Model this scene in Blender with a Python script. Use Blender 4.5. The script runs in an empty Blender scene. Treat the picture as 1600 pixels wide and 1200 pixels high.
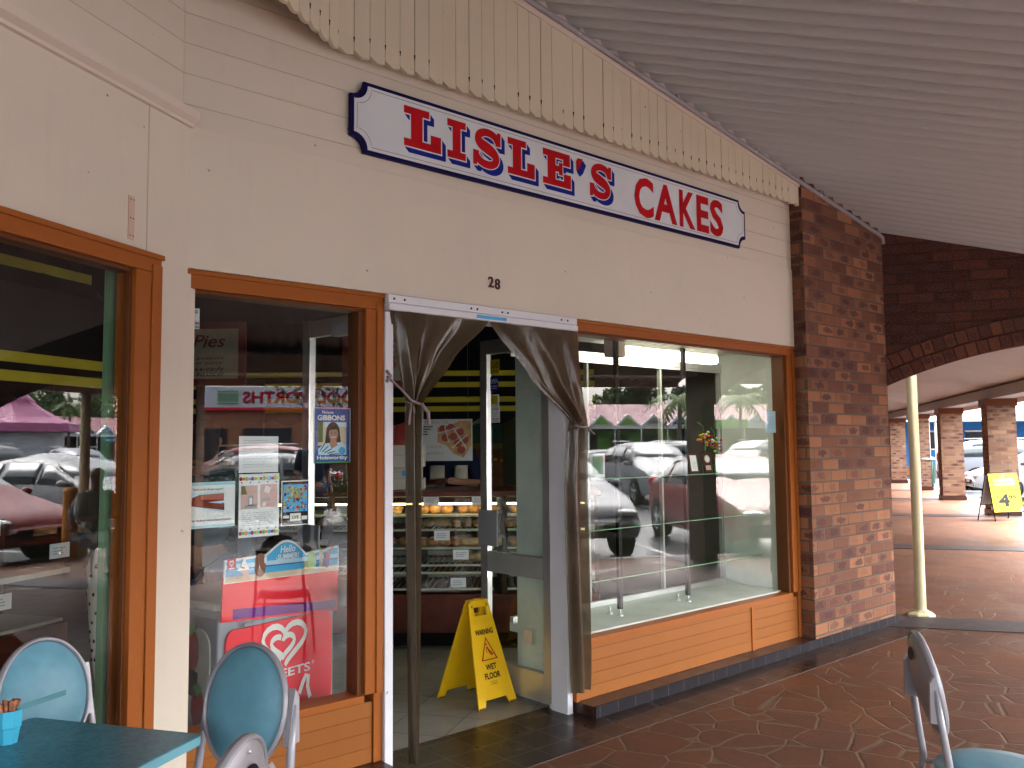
import bpy, bmesh, math, random
from mathutils import Matrix, Vector
R = math.radians
rnd = random.Random(7)
SC = bpy.context.scene
COL = SC.collection

# ------------------------------------------------------------------ camera
FPX, PITCH, ROLL, A1 = 1353.7, R(4.03), R(.4955), R(48.16)
EYE = Vector((0, 0, 1.5))
cam_d = bpy.data.cameras.new('camera'); cam = bpy.data.objects.new('camera', cam_d); COL.objects.link(cam)
cam_d.sensor_width = 36; cam_d.lens = FPX / 1600 * 36; cam_d.clip_start = .05; cam_d.clip_end = 1500
_yr = Vector((math.sin(A1), -math.cos(A1), 0)); _yf = Vector((math.cos(A1), math.sin(A1), 0)); _up = Vector((0, 0, 1))
_f = _yf * math.cos(PITCH) + _up * math.sin(PITCH); _d = _yf * math.sin(PITCH) - _up * math.cos(PITCH)
_r2 = _yr * math.cos(ROLL) + _d * math.sin(ROLL); _d2 = -_yr * math.sin(ROLL) + _d * math.cos(ROLL)
cam.matrix_world = Matrix((_r2, -_d2, -_f)).transposed().to_4x4()
cam.matrix_world.translation = EYE
SC.camera = cam

# ------------------------------------------------------------------ sky, sun, exposure
SUN_EL, SUN_AZ = R(50), R(-40)       # direction in the plan: angle from +x
W = bpy.data.worlds.new('World'); SC.world = W; W.use_nodes = True
nt = W.node_tree; nt.nodes.clear()
o_ = nt.nodes.new('ShaderNodeOutputWorld'); bg = nt.nodes.new('ShaderNodeBackground')
sky = nt.nodes.new('ShaderNodeTexSky'); sky.sky_type = 'NISHITA'; sky.sun_disc = False
sky.sun_elevation = SUN_EL; sky.sun_rotation = R(90) - SUN_AZ; sky.dust_density = 6; sky.air_density = 1.4; sky.ozone_density = 1
hs = nt.nodes.new('ShaderNodeHueSaturation'); hs.inputs['Saturation'].default_value = .30
wb = nt.nodes.new('ShaderNodeMix'); wb.data_type = 'RGBA'; wb.blend_type = 'MULTIPLY'; wb.inputs[0].default_value = 1; wb.inputs[7].default_value = (1.0, 1.0, 1.03, 1)   # cool overcast
nt.links.new(sky.outputs[0], hs.inputs['Color']); nt.links.new(hs.outputs[0], wb.inputs[6]); nt.links.new(wb.outputs[2], bg.inputs[0]); nt.links.new(bg.outputs[0], o_.inputs[0])
bg.inputs[1].default_value = .15
sl = bpy.data.lights.new('sun', 'SUN'); sl.energy = .5; sl.angle = R(40); sl.color = (1, .98, .95)
so = bpy.data.objects.new('sun', sl); COL.objects.link(so); so.location = (20, -30, 40)
_sd = Vector((math.cos(SUN_AZ) * math.cos(SUN_EL), math.sin(SUN_AZ) * math.cos(SUN_EL), math.sin(SUN_EL)))
so.rotation_euler = _sd.to_track_quat('Z', 'Y').to_euler()
SC.view_settings.view_transform = 'Standard'; SC.view_settings.look = 'None'; SC.view_settings.gamma = 1
SC.view_settings.exposure = 4.05
SC.cycles.max_bounces = 10; SC.cycles.transparent_max_bounces = 16; SC.cycles.diffuse_bounces = 6

# ------------------------------------------------------------------ frames: M is the shopfront frame, GM the arcade grid (u, v, z), CM the counter frame
ANG = R(48.16 - 16.42)
I4 = Matrix.Identity(4)
def frame(e1, e2, o=(0, 0, 0)):
    m = Matrix(((e1[0], e2[0], 0, o[0]), (e1[1], e2[1], 0, o[1]), (0, 0, 1, o[2]), (0, 0, 0, 1)))
    return m
G1 = (math.cos(ANG), math.sin(ANG)); G2 = (math.sin(ANG), -math.cos(ANG))
GM = frame(G1, (-G2[0], -G2[1]))        # authoring (u, -v, z): right handed
def G(u, v, z=0): return Vector((G1[0] * u + G2[0] * v, G1[1] * u + G2[1] * v, z))
_ca = R(48.16 - 91.0)
CM = frame((math.cos(_ca), math.sin(_ca)), (-math.sin(_ca), math.cos(_ca)))   # x right, y away from the camera
def XF(loc=(0, 0, 0), rz=0, base=I4, rx=0, ry=0):
    return base @ Matrix.Translation(loc) @ Matrix.Rotation(rz, 4, 'Z') @ Matrix.Rotation(ry, 4, 'Y') @ Matrix.Rotation(rx, 4, 'X')

# ------------------------------------------------------------------ materials
MATS = {}
def srgb(h):
    c = [int(h[i:i + 2], 16) / 255 for i in (0, 2, 4)]
    return tuple(((x + .055) / 1.055) ** 2.4 if x > .04045 else x / 12.92 for x in c)
class NB:
    def __init__(s, name):
        s.m = bpy.data.materials.new(name); s.m.use_nodes = True; s.t = s.m.node_tree; s.t.nodes.clear()
        s.out = s.n('ShaderNodeOutputMaterial'); MATS[name] = s.m
    def n(s, ty, **k):
        x = s.t.nodes.new(ty)
        for a, b in k.items(): setattr(x, a, b)
        return x
    def l(s, a, b): s.t.links.new(a, b)
    def val(s, sock, v):
        if isinstance(v, (int, float)): sock.default_value = v
        elif isinstance(v, (tuple, list)): sock.default_value = tuple(v) + ((1,) if len(v) == 3 and len(sock.default_value) == 4 else ())
        else: s.l(v, sock)
    def math(s, op, a, b=0, c=0):
        x = s.n('ShaderNodeMath', operation=op)
        for i, v in enumerate((a, b, c)): s.val(x.inputs[i], v)
        return x.outputs[0]
    def mix(s, f, a, b):
        x = s.n('ShaderNodeMix', data_type='RGBA'); s.val(x.inputs[0], f); s.val(x.inputs[6], a); s.val(x.inputs[7], b); return x.outputs[2]
    def ramp(s, v, stops):
        x = s.n('ShaderNodeValToRGB'); e = x.color_ramp.elements
        while len(e) < len(stops): e.new(.5)
        for i, (p, c) in enumerate(stops):
            e[i].position = p; e[i].color = (c, c, c, 1) if isinstance(c, (int, float)) else tuple(c) + (1,)
        s.l(v, x.inputs[0]); return x.outputs[0]
    def co(s, kind='UV', scale=(1, 1, 1), loc=(0, 0, 0)):
        c = s.n('ShaderNodeTexCoord'); m = s.n('ShaderNodeMapping'); m.inputs['Scale'].default_value = scale; m.inputs['Location'].default_value = loc
        s.l(c.outputs[kind], m.inputs[0]); return m.outputs[0]
    def noise(s, vec, scale, detail=4, rough=.55):
        x = s.n('ShaderNodeTexNoise'); x.inputs['Scale'].default_value = scale; x.inputs['Detail'].default_value = detail; x.inputs['Roughness'].default_value = rough
        s.l(vec, x.inputs['Vector']); return x.outputs[0]
    def bsdf(s, col, rough=.6, metal=0, **k):
        p = s.n('ShaderNodeBsdfPrincipled'); s.val(p.inputs['Base Color'], col); s.val(p.inputs['Roughness'], rough); p.inputs['Metallic'].default_value = metal
        for a, b in k.items(): s.val(p.inputs[a.replace('_', ' ')], b)
        s.p = p; s.l(p.outputs[0], s.out.inputs[0]); return p
    def bump(s, h, dist=.002, strength=1):
        b = s.n('ShaderNodeBump'); b.inputs['Distance'].default_value = dist; b.inputs['Strength'].default_value = strength
        s.l(h, b.inputs['Height']); s.l(b.outputs[0], s.p.inputs['Normal'])
def plain(name, col, rough=.6, metal=0, var=.12, scale=3, bump=0, spec=.25, **k):
    b = NB(name); v = b.co('Object')
    n = b.noise(v, scale, 5)
    if name.endswith('_ink'): spec = .06
    c2 = tuple(x * (1 - var) for x in col); c3 = tuple(min(1, x * (1 + var)) for x in col)
    c = b.ramp(n, [(.35, c2), (.65, c3)])
    b.bsdf(c, rough, metal, Specular_IOR_Level=spec, **k)
    if bump: b.bump(b.noise(v, scale * 12, 3), bump)
    return b.m
def paint(name, col, rough=.5, stain=.25, boards=0, off=0, bumpd=.0006, wear=None):
    """Painted timber or sheet: faint stains, and if boards > 0 a joint every `boards` metres of UV height."""
    b = NB(name); v = b.co('UV')
    big = b.noise(v, 1.3, 6, .65)
    c = b.mix(b.ramp(big, [(.42, 0), (.72, stain)]), col, tuple(x * .72 for x in col))
    streak = b.noise(b.co('UV', (9, .8, 1)), 2.2, 4, .6)
    c = b.mix(b.ramp(streak, [(.58, 0), (.75, stain * .55)]), c, tuple(x * .62 for x in col))
    sp = b.noise(v, 26, 2, .4)
    c = b.mix(b.ramp(sp, [(.76, 0), (.79, .75)]), c, (.05, .04, .03))
    h = b.noise(v, 120, 2)
    if boards:
        s = b.n('ShaderNodeSeparateXYZ'); b.l(v, s.inputs[0])
        t = b.math('FRACT', b.math('DIVIDE', b.math('ADD', s.outputs[1], off), boards))
        g = b.math('LESS_THAN', t, .0028 / boards)
        c = b.mix(b.math('MULTIPLY', g, .6), c, tuple(x * .35 for x in col))
        bt = b.n('ShaderNodeTexWhiteNoise', noise_dimensions='1D')
        b.l(b.math('FLOOR', b.math('DIVIDE', b.math('ADD', s.outputs[1], off), boards)), bt.inputs['W'])
        c = b.mix(b.math('MULTIPLY', bt.outputs[0], .14), c, tuple(x * .55 for x in col))
        h = b.math('SUBTRACT', b.math('MULTIPLY', h, .2), b.math('MULTIPLY', g, 4))
    if wear:
        wn = b.noise(b.co('UV', (1, 1, 1), (3, 5, 0)), 9, 8, .75)
        c = b.mix(b.ramp(wn, [(.66, 0), (.70, .8)]), c, wear)
    b.bsdf(c, rough, Specular_IOR_Level=.15); b.bump(h, bumpd); return b.m
def brickmat(name, bw=.24, bh=.086, mortar=.0045, dark=.0, base1=(.27, .118, .060), base2=(.11, .040, .029), mort=(.125, .10, .078), swap=False, stag=.5):
    b = NB(name); uv = b.co('UV'); s = b.n('ShaderNodeSeparateXYZ'); b.l(uv, s.inputs[0])
    wob = b.noise(uv, 14, 2)
    U, V = (s.outputs[1], s.outputs[0]) if swap else (s.outputs[0], s.outputs[1])
    U = b.math('ADD', U, b.math('MULTIPLY', wob, .004)); V = b.math('ADD', V, b.math('MULTIPLY', wob, .003))
    r = b.math('DIVIDE', V, bh); row = b.math('FLOOR', r); fv = b.math('FRACT', r)
    uu = b.math('ADD', b.math('DIVIDE', U, bw), b.math('MULTIPLY', b.math('MODULO', row, 2), stag))
    colm = b.math('FLOOR', uu); fu = b.math('FRACT', uu)
    cv = b.n('ShaderNodeCombineXYZ'); b.l(colm, cv.inputs[0]); b.l(row, cv.inputs[1])
    wn = b.n('ShaderNodeTexWhiteNoise', noise_dimensions='2D'); b.l(cv.outputs[0], wn.inputs['Vector'])
    sp = b.n('ShaderNodeSeparateColor'); b.l(wn.outputs['Color'], sp.inputs[0])
    du = b.math('MULTIPLY', b.math('SUBTRACT', .5, b.math('ABSOLUTE', b.math('SUBTRACT', fu, .5))), bw)
    dv = b.math('MULTIPLY', b.math('SUBTRACT', .5, b.math('ABSOLUTE', b.math('SUBTRACT', fv, .5))), bh)
    d = b.math('MINIMUM', du, dv)
    mask = b.n('ShaderNodeMapRange', interpolation_type='SMOOTHSTEP'); b.l(d, mask.inputs[0])
    mask.inputs[1].default_value = mortar * .8; mask.inputs[2].default_value = mortar * 1.7
    k = mask.outputs[0]
    c = b.mix(sp.outputs[0], base1, base2)
    c = b.mix(b.math('MULTIPLY', b.math('GREATER_THAN', sp.outputs[2], .82), .6), c, tuple(x * 1.3 for x in base1))
    # flashed heart: a dark blotch near the middle of many bricks
    ex = b.math('MULTIPLY', b.math('SUBTRACT', fu, b.math('ADD', .35, b.math('MULTIPLY', sp.outputs[2], .3))), 2.3); ey = b.math('MULTIPLY', b.math('SUBTRACT', fv, .5), 2.0)
    rad = b.math('SQRT', b.math('ADD', b.math('MULTIPLY', ex, ex), b.math('MULTIPLY', ey, ey)))
    bl = b.math('ADD', rad, b.math('MULTIPLY', b.math('SUBTRACT', b.noise(uv, 34, 5), .5), 1.5))
    heart = b.ramp(bl, [(.50, 1), (.72, 0)])
    c = b.mix(b.math('MULTIPLY', heart, b.ramp(sp.outputs[1], [(.20 - dark * .15, 0), (.75 - dark * .2, .85)])), c, (.065, .028, .032))
    c = b.mix(b.ramp(b.noise(uv, 90, 3), [(.45, 0), (.8, .35)]), c, (.27, .19, .14))
    c = b.mix(b.ramp(b.noise(uv, 1.1, 4), [(.5, 0), (.75, .3)]), c, (.07, .045, .04))
    c = b.mix(k, mort, c)
    b.bsdf(c, .88, Specular_IOR_Level=.15)
    h = b.math('ADD', b.math('MULTIPLY', k, 1.0), b.math('MULTIPLY', b.noise(uv, 160, 3), .35)); b.bump(h, .006); return b.m
def floor_mat():
    b = NB('terracotta_paving'); v = b.co('Object')
    wob = b.n('ShaderNodeTexNoise'); wob.inputs['Scale'].default_value = 5; wob.inputs['Detail'].default_value = 3; b.l(v, wob.inputs['Vector'])
    wv = b.n('ShaderNodeVectorMath', operation='SCALE'); wv.inputs[3].default_value = .05; b.l(wob.outputs['Color'], wv.inputs[0])
    av = b.n('ShaderNodeVectorMath', operation='ADD'); b.l(v, av.inputs[0]); b.l(wv.outputs[0], av.inputs[1])
    mp = b.n('ShaderNodeMapping'); mp.inputs['Scale'].default_value = (1, 1, 0); mp.inputs['Rotation'].default_value = (0, 0, R(-20)); b.l(av.outputs[0], mp.inputs[0])
    def vor(f):
        x = b.n('ShaderNodeTexVoronoi', feature=f); x.inputs['Scale'].default_value = 4.3; x.inputs['Randomness'].default_value = .85; b.l(mp.outputs[0], x.inputs['Vector']); return x
    e = vor('DISTANCE_TO_EDGE'); cell = vor('F1')
    wide = b.noise(v, 9, 3)
    th = b.math('MULTIPLY', b.ramp(wide, [(.35, .35), (.7, 1.0)]), .032)
    j = b.math('LESS_THAN', e.outputs['Distance'], th)
    soft = b.n('ShaderNodeMapRange'); b.l(e.outputs['Distance'], soft.inputs[0]); soft.inputs[1].default_value = .006; soft.inputs[2].default_value = .035; soft.inputs[3].default_value = 1; soft.inputs[4].default_value = 0
    sc = b.n('ShaderNodeSeparateColor'); b.l(cell.outputs['Color'], sc.inputs[0])
    c = b.mix(sc.outputs[0], (.130, .047, .020), (.102, .036, .017))
    c = b.mix(b.ramp(b.noise(v, 1.2, 6, .6), [(.4, 0), (.7, .55)]), c, (.058, .028, .019))
    c = b.mix(b.ramp(b.noise(v, 40, 4), [(.5, 0), (.8, .4)]), c, (.15, .078, .045))
    sp = b.ramp(b.noise(v, 17, 2, .3), [(.79, 0), (.81, .8)])
    c = b.mix(sp, c, (.03, .02, .015))
    c = b.mix(b.math('MULTIPLY', soft.outputs[0], .5), c, (.135, .115, .078))
    wet = b.noise(v, .55, 4, .6)
    rough = b.math('ADD', b.ramp(wet, [(.36, .34), (.60, .60)]), b.math('MULTIPLY', b.noise(v, 30, 3), .15))
    b.bsdf(c, rough, Specular_IOR_Level=.22)
    h = b.math('ADD', b.math('MULTIPLY', soft.outputs[0], -1), b.math('MULTIPLY', b.noise(v, 70, 4), .5)); b.bump(h, .002); return b.m
def tile_mat(name, col, joint, tw, th, jw=.004, rough=.3, var=.25, spec=.5, offset=0):
    b = NB(name); uv = b.co('UV'); s = b.n('ShaderNodeSeparateXYZ'); b.l(uv, s.inputs[0])
    r = b.math('DIVIDE', s.outputs[1], th); row = b.math('FLOOR', r); fv = b.math('FRACT', r)
    uu = b.math('ADD', b.math('DIVIDE', s.outputs[0], tw), b.math('MULTIPLY', row, offset)); cl = b.math('FLOOR', uu); fu = b.math('FRACT', uu)
    cv = b.n('ShaderNodeCombineXYZ'); b.l(cl, cv.inputs[0]); b.l(row, cv.inputs[1])
    wn = b.n('ShaderNodeTexWhiteNoise', noise_dimensions='2D'); b.l(cv.outputs[0], wn.inputs['Vector'])
    du = b.math('MULTIPLY', b.math('SUBTRACT', .5, b.math('ABSOLUTE', b.math('SUBTRACT', fu, .5))), tw)
    dv = b.math('MULTIPLY', b.math('SUBTRACT', .5, b.math('ABSOLUTE', b.math('SUBTRACT', fv, .5))), th)
    k = b.math('GREATER_THAN', b.math('MINIMUM', du, dv), jw / 2)
    c = b.mix(wn.outputs[0], col, tuple(x * (1 - var) for x in col))
    c = b.mix(b.ramp(b.noise(uv, 5, 6, .65), [(.4, 0), (.75, .45)]), c, tuple(x * .45 for x in col))
    c = b.mix(k, joint, c)
    b.bsdf(c, b.math('ADD', rough, b.math('MULTIPLY', b.noise(uv, 6, 4), .25)), Specular_IOR_Level=spec)
    b.bump(b.math('ADD', b.math('MULTIPLY', k, 1), b.math('MULTIPLY', b.noise(uv, 60, 2), .2)), .0015); return b.m
def glass_mat(name, tint=(.93, .97, .95), ior=1.55, rough=0):
    b = NB(name); t = b.n('ShaderNodeBsdfTransparent'); t.inputs[0].default_value = tint + (1,)
    g = b.n('ShaderNodeBsdfGlossy'); g.inputs['Roughness'].default_value = rough; g.inputs[0].default_value = (1, 1, 1, 1)
    # reflection of a flat pane from the viewing angle, the same from both of its sides
    lw = b.n('ShaderNodeLayerWeight'); lw.inputs['Blend'].default_value = .5
    fc = b.math('SUBTRACT', 1, lw.outputs['Facing'])
    f5 = b.math('POWER', b.math('SUBTRACT', 1, fc), 4.8)
    r0 = ((ior - 1) / (ior + 1)) ** 2 * 1.3
    f = b.math('ADD', r0, b.math('MULTIPLY', f5, 1 - r0))
    m = b.n('ShaderNodeMixShader'); b.l(f, m.inputs[0]); b.l(t.outputs[0], m.inputs[1]); b.l(g.outputs[0], m.inputs[2]); b.l(m.outputs[0], b.out.inputs[0]); return b.m
def emit(name, col, st):
    b = NB(name); e = b.n('ShaderNodeEmission'); e.inputs[0].default_value = tuple(col) + (1,); e.inputs[1].default_value = st; b.l(e.outputs[0], b.out.inputs[0]); return b.m
def carpaint(name, col, metal=.0):
    b = NB(name); v = b.co('Object')
    b.bsdf(b.ramp(b.noise(v, 2, 4), [(.3, tuple(x * .9 for x in col)), (.7, col)]), b.math('ADD', .34, b.math('MULTIPLY', b.noise(v, 5, 4), .12)), metal, Specular_IOR_Level=.3, Coat_Weight=.12, Coat_Roughness=.08); return b.m

CREAM = (.66, .60, .51)
paint('cream_panel', CREAM, .55, .2)
paint('cream_boards', CREAM, .55, .22, boards=.128, off=.05)
paint('cream_valance', (.62, .55, .42), .6, .35)
paint('cream_trim', (.66, .58, .51), .5, .2)
paint('pale_strip', (.60, .44, .34), .6, .15)
paint('orange_timber', (.33, .098, .018), .5, .3, bumpd=.0008)
paint('orange_boards', (.30, .105, .024), .5, .3, boards=.068, off=.003)
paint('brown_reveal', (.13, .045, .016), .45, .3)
paint('aluminium_paint', (.72, .74, .80), .35, .25)
paint('soffit_paint', (.46, .50, .53), .5, .35, bumpd=.0003)
paint('ceiling_paint', (.38, .38, .39), .7, .3)
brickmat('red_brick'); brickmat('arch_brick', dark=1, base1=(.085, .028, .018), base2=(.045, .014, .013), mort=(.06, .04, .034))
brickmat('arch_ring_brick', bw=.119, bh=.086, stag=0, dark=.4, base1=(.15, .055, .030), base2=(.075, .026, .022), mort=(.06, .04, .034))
brickmat('pier_brick', dark=-.4, base1=(.30, .18, .11), base2=(.20, .10, .065), mort=(.20, .17, .14))
floor_mat()
tile_mat('dark_tile', (.033, .019, .016), (.12, .095, .08), .20, .20, .005, .18, .4, spec=.3)
tile_mat('plinth_top_tile', (.055, .024, .017), (.035, .028, .022), .15, .13, .004, .22, .4)
tile_mat('plinth_tile', (.018, .015, .020), (.075, .07, .065), .15, .2, .005, .5, .3, spec=.12)
tile_mat('band_tile', (.05, .040, .042), (.10, .08, .07), .965, .24, .006, .4, .3, spec=.2)
tile_mat('shop_floor_tile', (.30, .295, .27), (.10, .095, .085), .33, .33, .006, .3, .15)
glass_mat('window_glass'); glass_mat('clear_glass', (.9, .97, .94), 1.5)
carpaint('paint_white', (.30, .31, .32)); carpaint('paint_silver', (.16, .17, .19), .0); carpaint('paint_red', (.22, .012, .014)); carpaint('paint_dark', (.018, .025, .045)); carpaint('paint_grey', (.12, .14, .17), .4); carpaint('paint_orange', (.42, .07, .02))
b = NB('car_glass'); b.bsdf((.02, .03, .032), .03, Specular_IOR_Level=.9)
b = NB('mirror_metal'); b.bsdf((.75, .75, .77), .18, 1)
plain('tyre', (.02, .02, .02), .85); plain('rim', (.55, .56, .58), .3, .6)
plain('tail_red', (.45, .01, .012), .2); plain('lamp_clear', (.75, .78, .8), .12)
plain('asphalt', (.036, .038, .043), .3, scale=.35, var=.35, bump=.002)
plain('kerb', (.35, .34, .32), .7); plain('line_white', (.6, .6, .58), .6)
plain('black_fabric', (.008, .010, .014), .9, var=.4); plain('yellow_fabric', (.55, .48, .04), .8)
plain('black_metal', (.006, .006, .007), .5, spec=.1); plain('alu', (.55, .55, .55), .35, .7, var=.1); plain('alu_dull', (.30, .31, .29), .5, .1)
plain('chair_grey', (.33, .33, .37), .38, .25, bump=.0002); plain('chair_teal', (.13, .32, .42), .33, bump=.0006, scale=20, var=.06)
plain('table_teal', (.065, .25, .34), .27, scale=60, var=.12); plain('table_edge', (.14, .36, .44), .35)
plain('cup_blue', (.07, .50, .75), .3, var=.04); plain('sugar', (.42, .17, .10), .7, scale=40, var=.5); plain('blade_teal', (.10, .27, .31), .4)
plain('hazard_yellow', (.88, .54, .01), .38, scale=6, var=.06, bump=.0003)
plain('grime', (.13, .09, .03), .8); plain('black_ink', (.012, .012, .014), .5); plain('red_ink', (.42, .010, .016), .5); plain('blue_ink', (.012, .02, .22), .5); plain('navy_ink', (.010, .008, .06), .45)
plain('white_ink', (.78, .78, .78), .5, var=.03); plain('sign_white', (.62, .66, .70), .4, scale=2, var=.06); plain('pink_ink', (.60, .42, .40), .5)
plain('paper', (.72, .78, .82), .6, var=.04); plain('paper_aqua', (.30, .62, .75), .6); plain('paper_cream', (.33, .33, .24), .7)
plain('grey_ink', (.35, .38, .42), .6); plain('yellow_ink', (.42, .36, .02), .5); plain('green_ink', (.10, .38, .08), .5); plain('orange_ink', (.70, .25, .02), .5)
plain('purple_ink', (.16, .02, .22), .5); plain('sky_ink', (.08, .40, .72), .5); plain('pale_sky_ink', (.45, .68, .82), .5); plain('sand_ink', (.62, .52, .38), .5)
plain('skin', (.38, .20, .14), .55); plain('hair', (.035, .018, .012), .6); plain('choc', (.22, .10, .07), .5); plain('lime_ink', (.35, .62, .22), .5)
plain('royal_blue', (.02, .09, .33), .4); plain('deep_maroon', (.14, .02, .02), .5)
plain('freezer_red', (.80, .014, .035), .5, var=.03); plain('freezer_grey', (.26, .29, .35), .4)
plain('wood_red', (.10, .022, .012), .35, scale=3, var=.5); plain('wood_dark', (.05, .018, .012), .4)
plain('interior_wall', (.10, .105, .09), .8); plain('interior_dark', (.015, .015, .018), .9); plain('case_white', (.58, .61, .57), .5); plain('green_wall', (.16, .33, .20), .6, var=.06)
plain('bread', (.42, .20, .07), .7, scale=20, var=.45, bump=.003); plain('bread_pale', (.60, .40, .20), .7, scale=20, var=.25, bump=.003); plain('icing', (.75, .55, .55), .4)
plain('tray', (.50, .48, .40), .45, .3); plain('shelf_edge', (.42, .42, .34), .4)
plain('mural_sky', (.02, .055, .075), .6, scale=2, var=.5); plain('mural_cloud', (.12, .16, .11), .6, scale=5, var=.4); plain('mural_hill', (.025, .07, .05), .6, var=.5)
plain('mural_field', (.16, .06, .018), .6, scale=4, var=.5); plain('mural_gold', (.16, .12, .02), .6, scale=3, var=.5)
emit('tube_light', (1, .93, .72), 1.3); emit('case_light', (1, .85, .45), 1.1); emit('lit_sign_yellow', (.75, .85, .15), .12); emit('lit_sign_red', (.9, .05, .03), .06); emit('lit_white', (1, 1, .9), .08)
plain('tube_cap', (.45, .38, .32), .4)
plain('post_cream', (.56, .50, .30), .4, var=.06); plain('pipe_grey', (.30, .29, .31), .4)
plain('bin_green', (.025, .075, .06), .5); plain('lid_grey', (.3, .32, .33), .4)
plain('blue_render', (.03, .20, .52), .6, var=.05); plain('white_paint', (.75, .75, .73), .5); plain('window_dark', (.03, .035, .045), .15); plain('brick_far', (.38, .17, .10), .8)
plain('roof_maroon', (.23, .055, .075), .55, scale=.3, var=.15); plain('roof_pink', (.42, .12, .24), .5); plain('roof_red', (.40, .10, .08), .5)
plain('shop_green', (.16, .45, .07), .6); plain('bark', (.10, .075, .055), .9); plain('leaf_dark', (.045, .075, .028), .7, var=.5); plain('leaf_mid', (.08, .13, .04), .7, var=.4); plain('leaf_palm', (.11, .17, .04), .6, var=.4)
plain('hedge_leaf', (.075, .07, .02), .7, var=.5); plain('bollard_orange', (.50, .20, .03), .6)
plain('jeans', (.03, .05, .10), .8); plain('cloth_teal', (.02, .07, .09), .8); plain('cloth_white', (.55, .55, .5), .8); plain('cloth_navy', (.012, .02, .06), .8); plain('cloth_grey', (.45, .46, .42), .8)
plain('sofa_ink', (.20, .03, .015), .5); plain('dark_sky', (.02, .02, .09), .5)
# translucent brown plastic of the door curtain
b = NB('curtain_plastic'); v = b.co('Object')
c = b.ramp(b.noise(v, 3, 4), [(.3, (.075, .053, .032)), (.7, (.145, .108, .066))])
t = b.n('ShaderNodeBsdfTransparent'); b.val(t.inputs[0], (.55, .48, .38, 1)); tl = b.n('ShaderNodeBsdfTranslucent'); b.l(c, tl.inputs[0])
p = b.bsdf(c, .13, Specular_IOR_Level=.8); m1 = b.n('ShaderNodeMixShader'); m1.inputs[0].default_value = .35; b.l(p.outputs[0], m1.inputs[1]); b.l(tl.outputs[0], m1.inputs[2])
m2 = b.n('ShaderNodeMixShader'); m2.inputs[0].default_value = .16; b.l(m1.outputs[0], m2.inputs[1]); b.l(t.outputs[0], m2.inputs[2]); b.l(m2.outputs[0], b.out.inputs[0])
b.bump(b.noise(b.co('Object', (30, 30, 3)), 1.5, 3), .004)
plain('string', (.30, .24, .25), .7)

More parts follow.
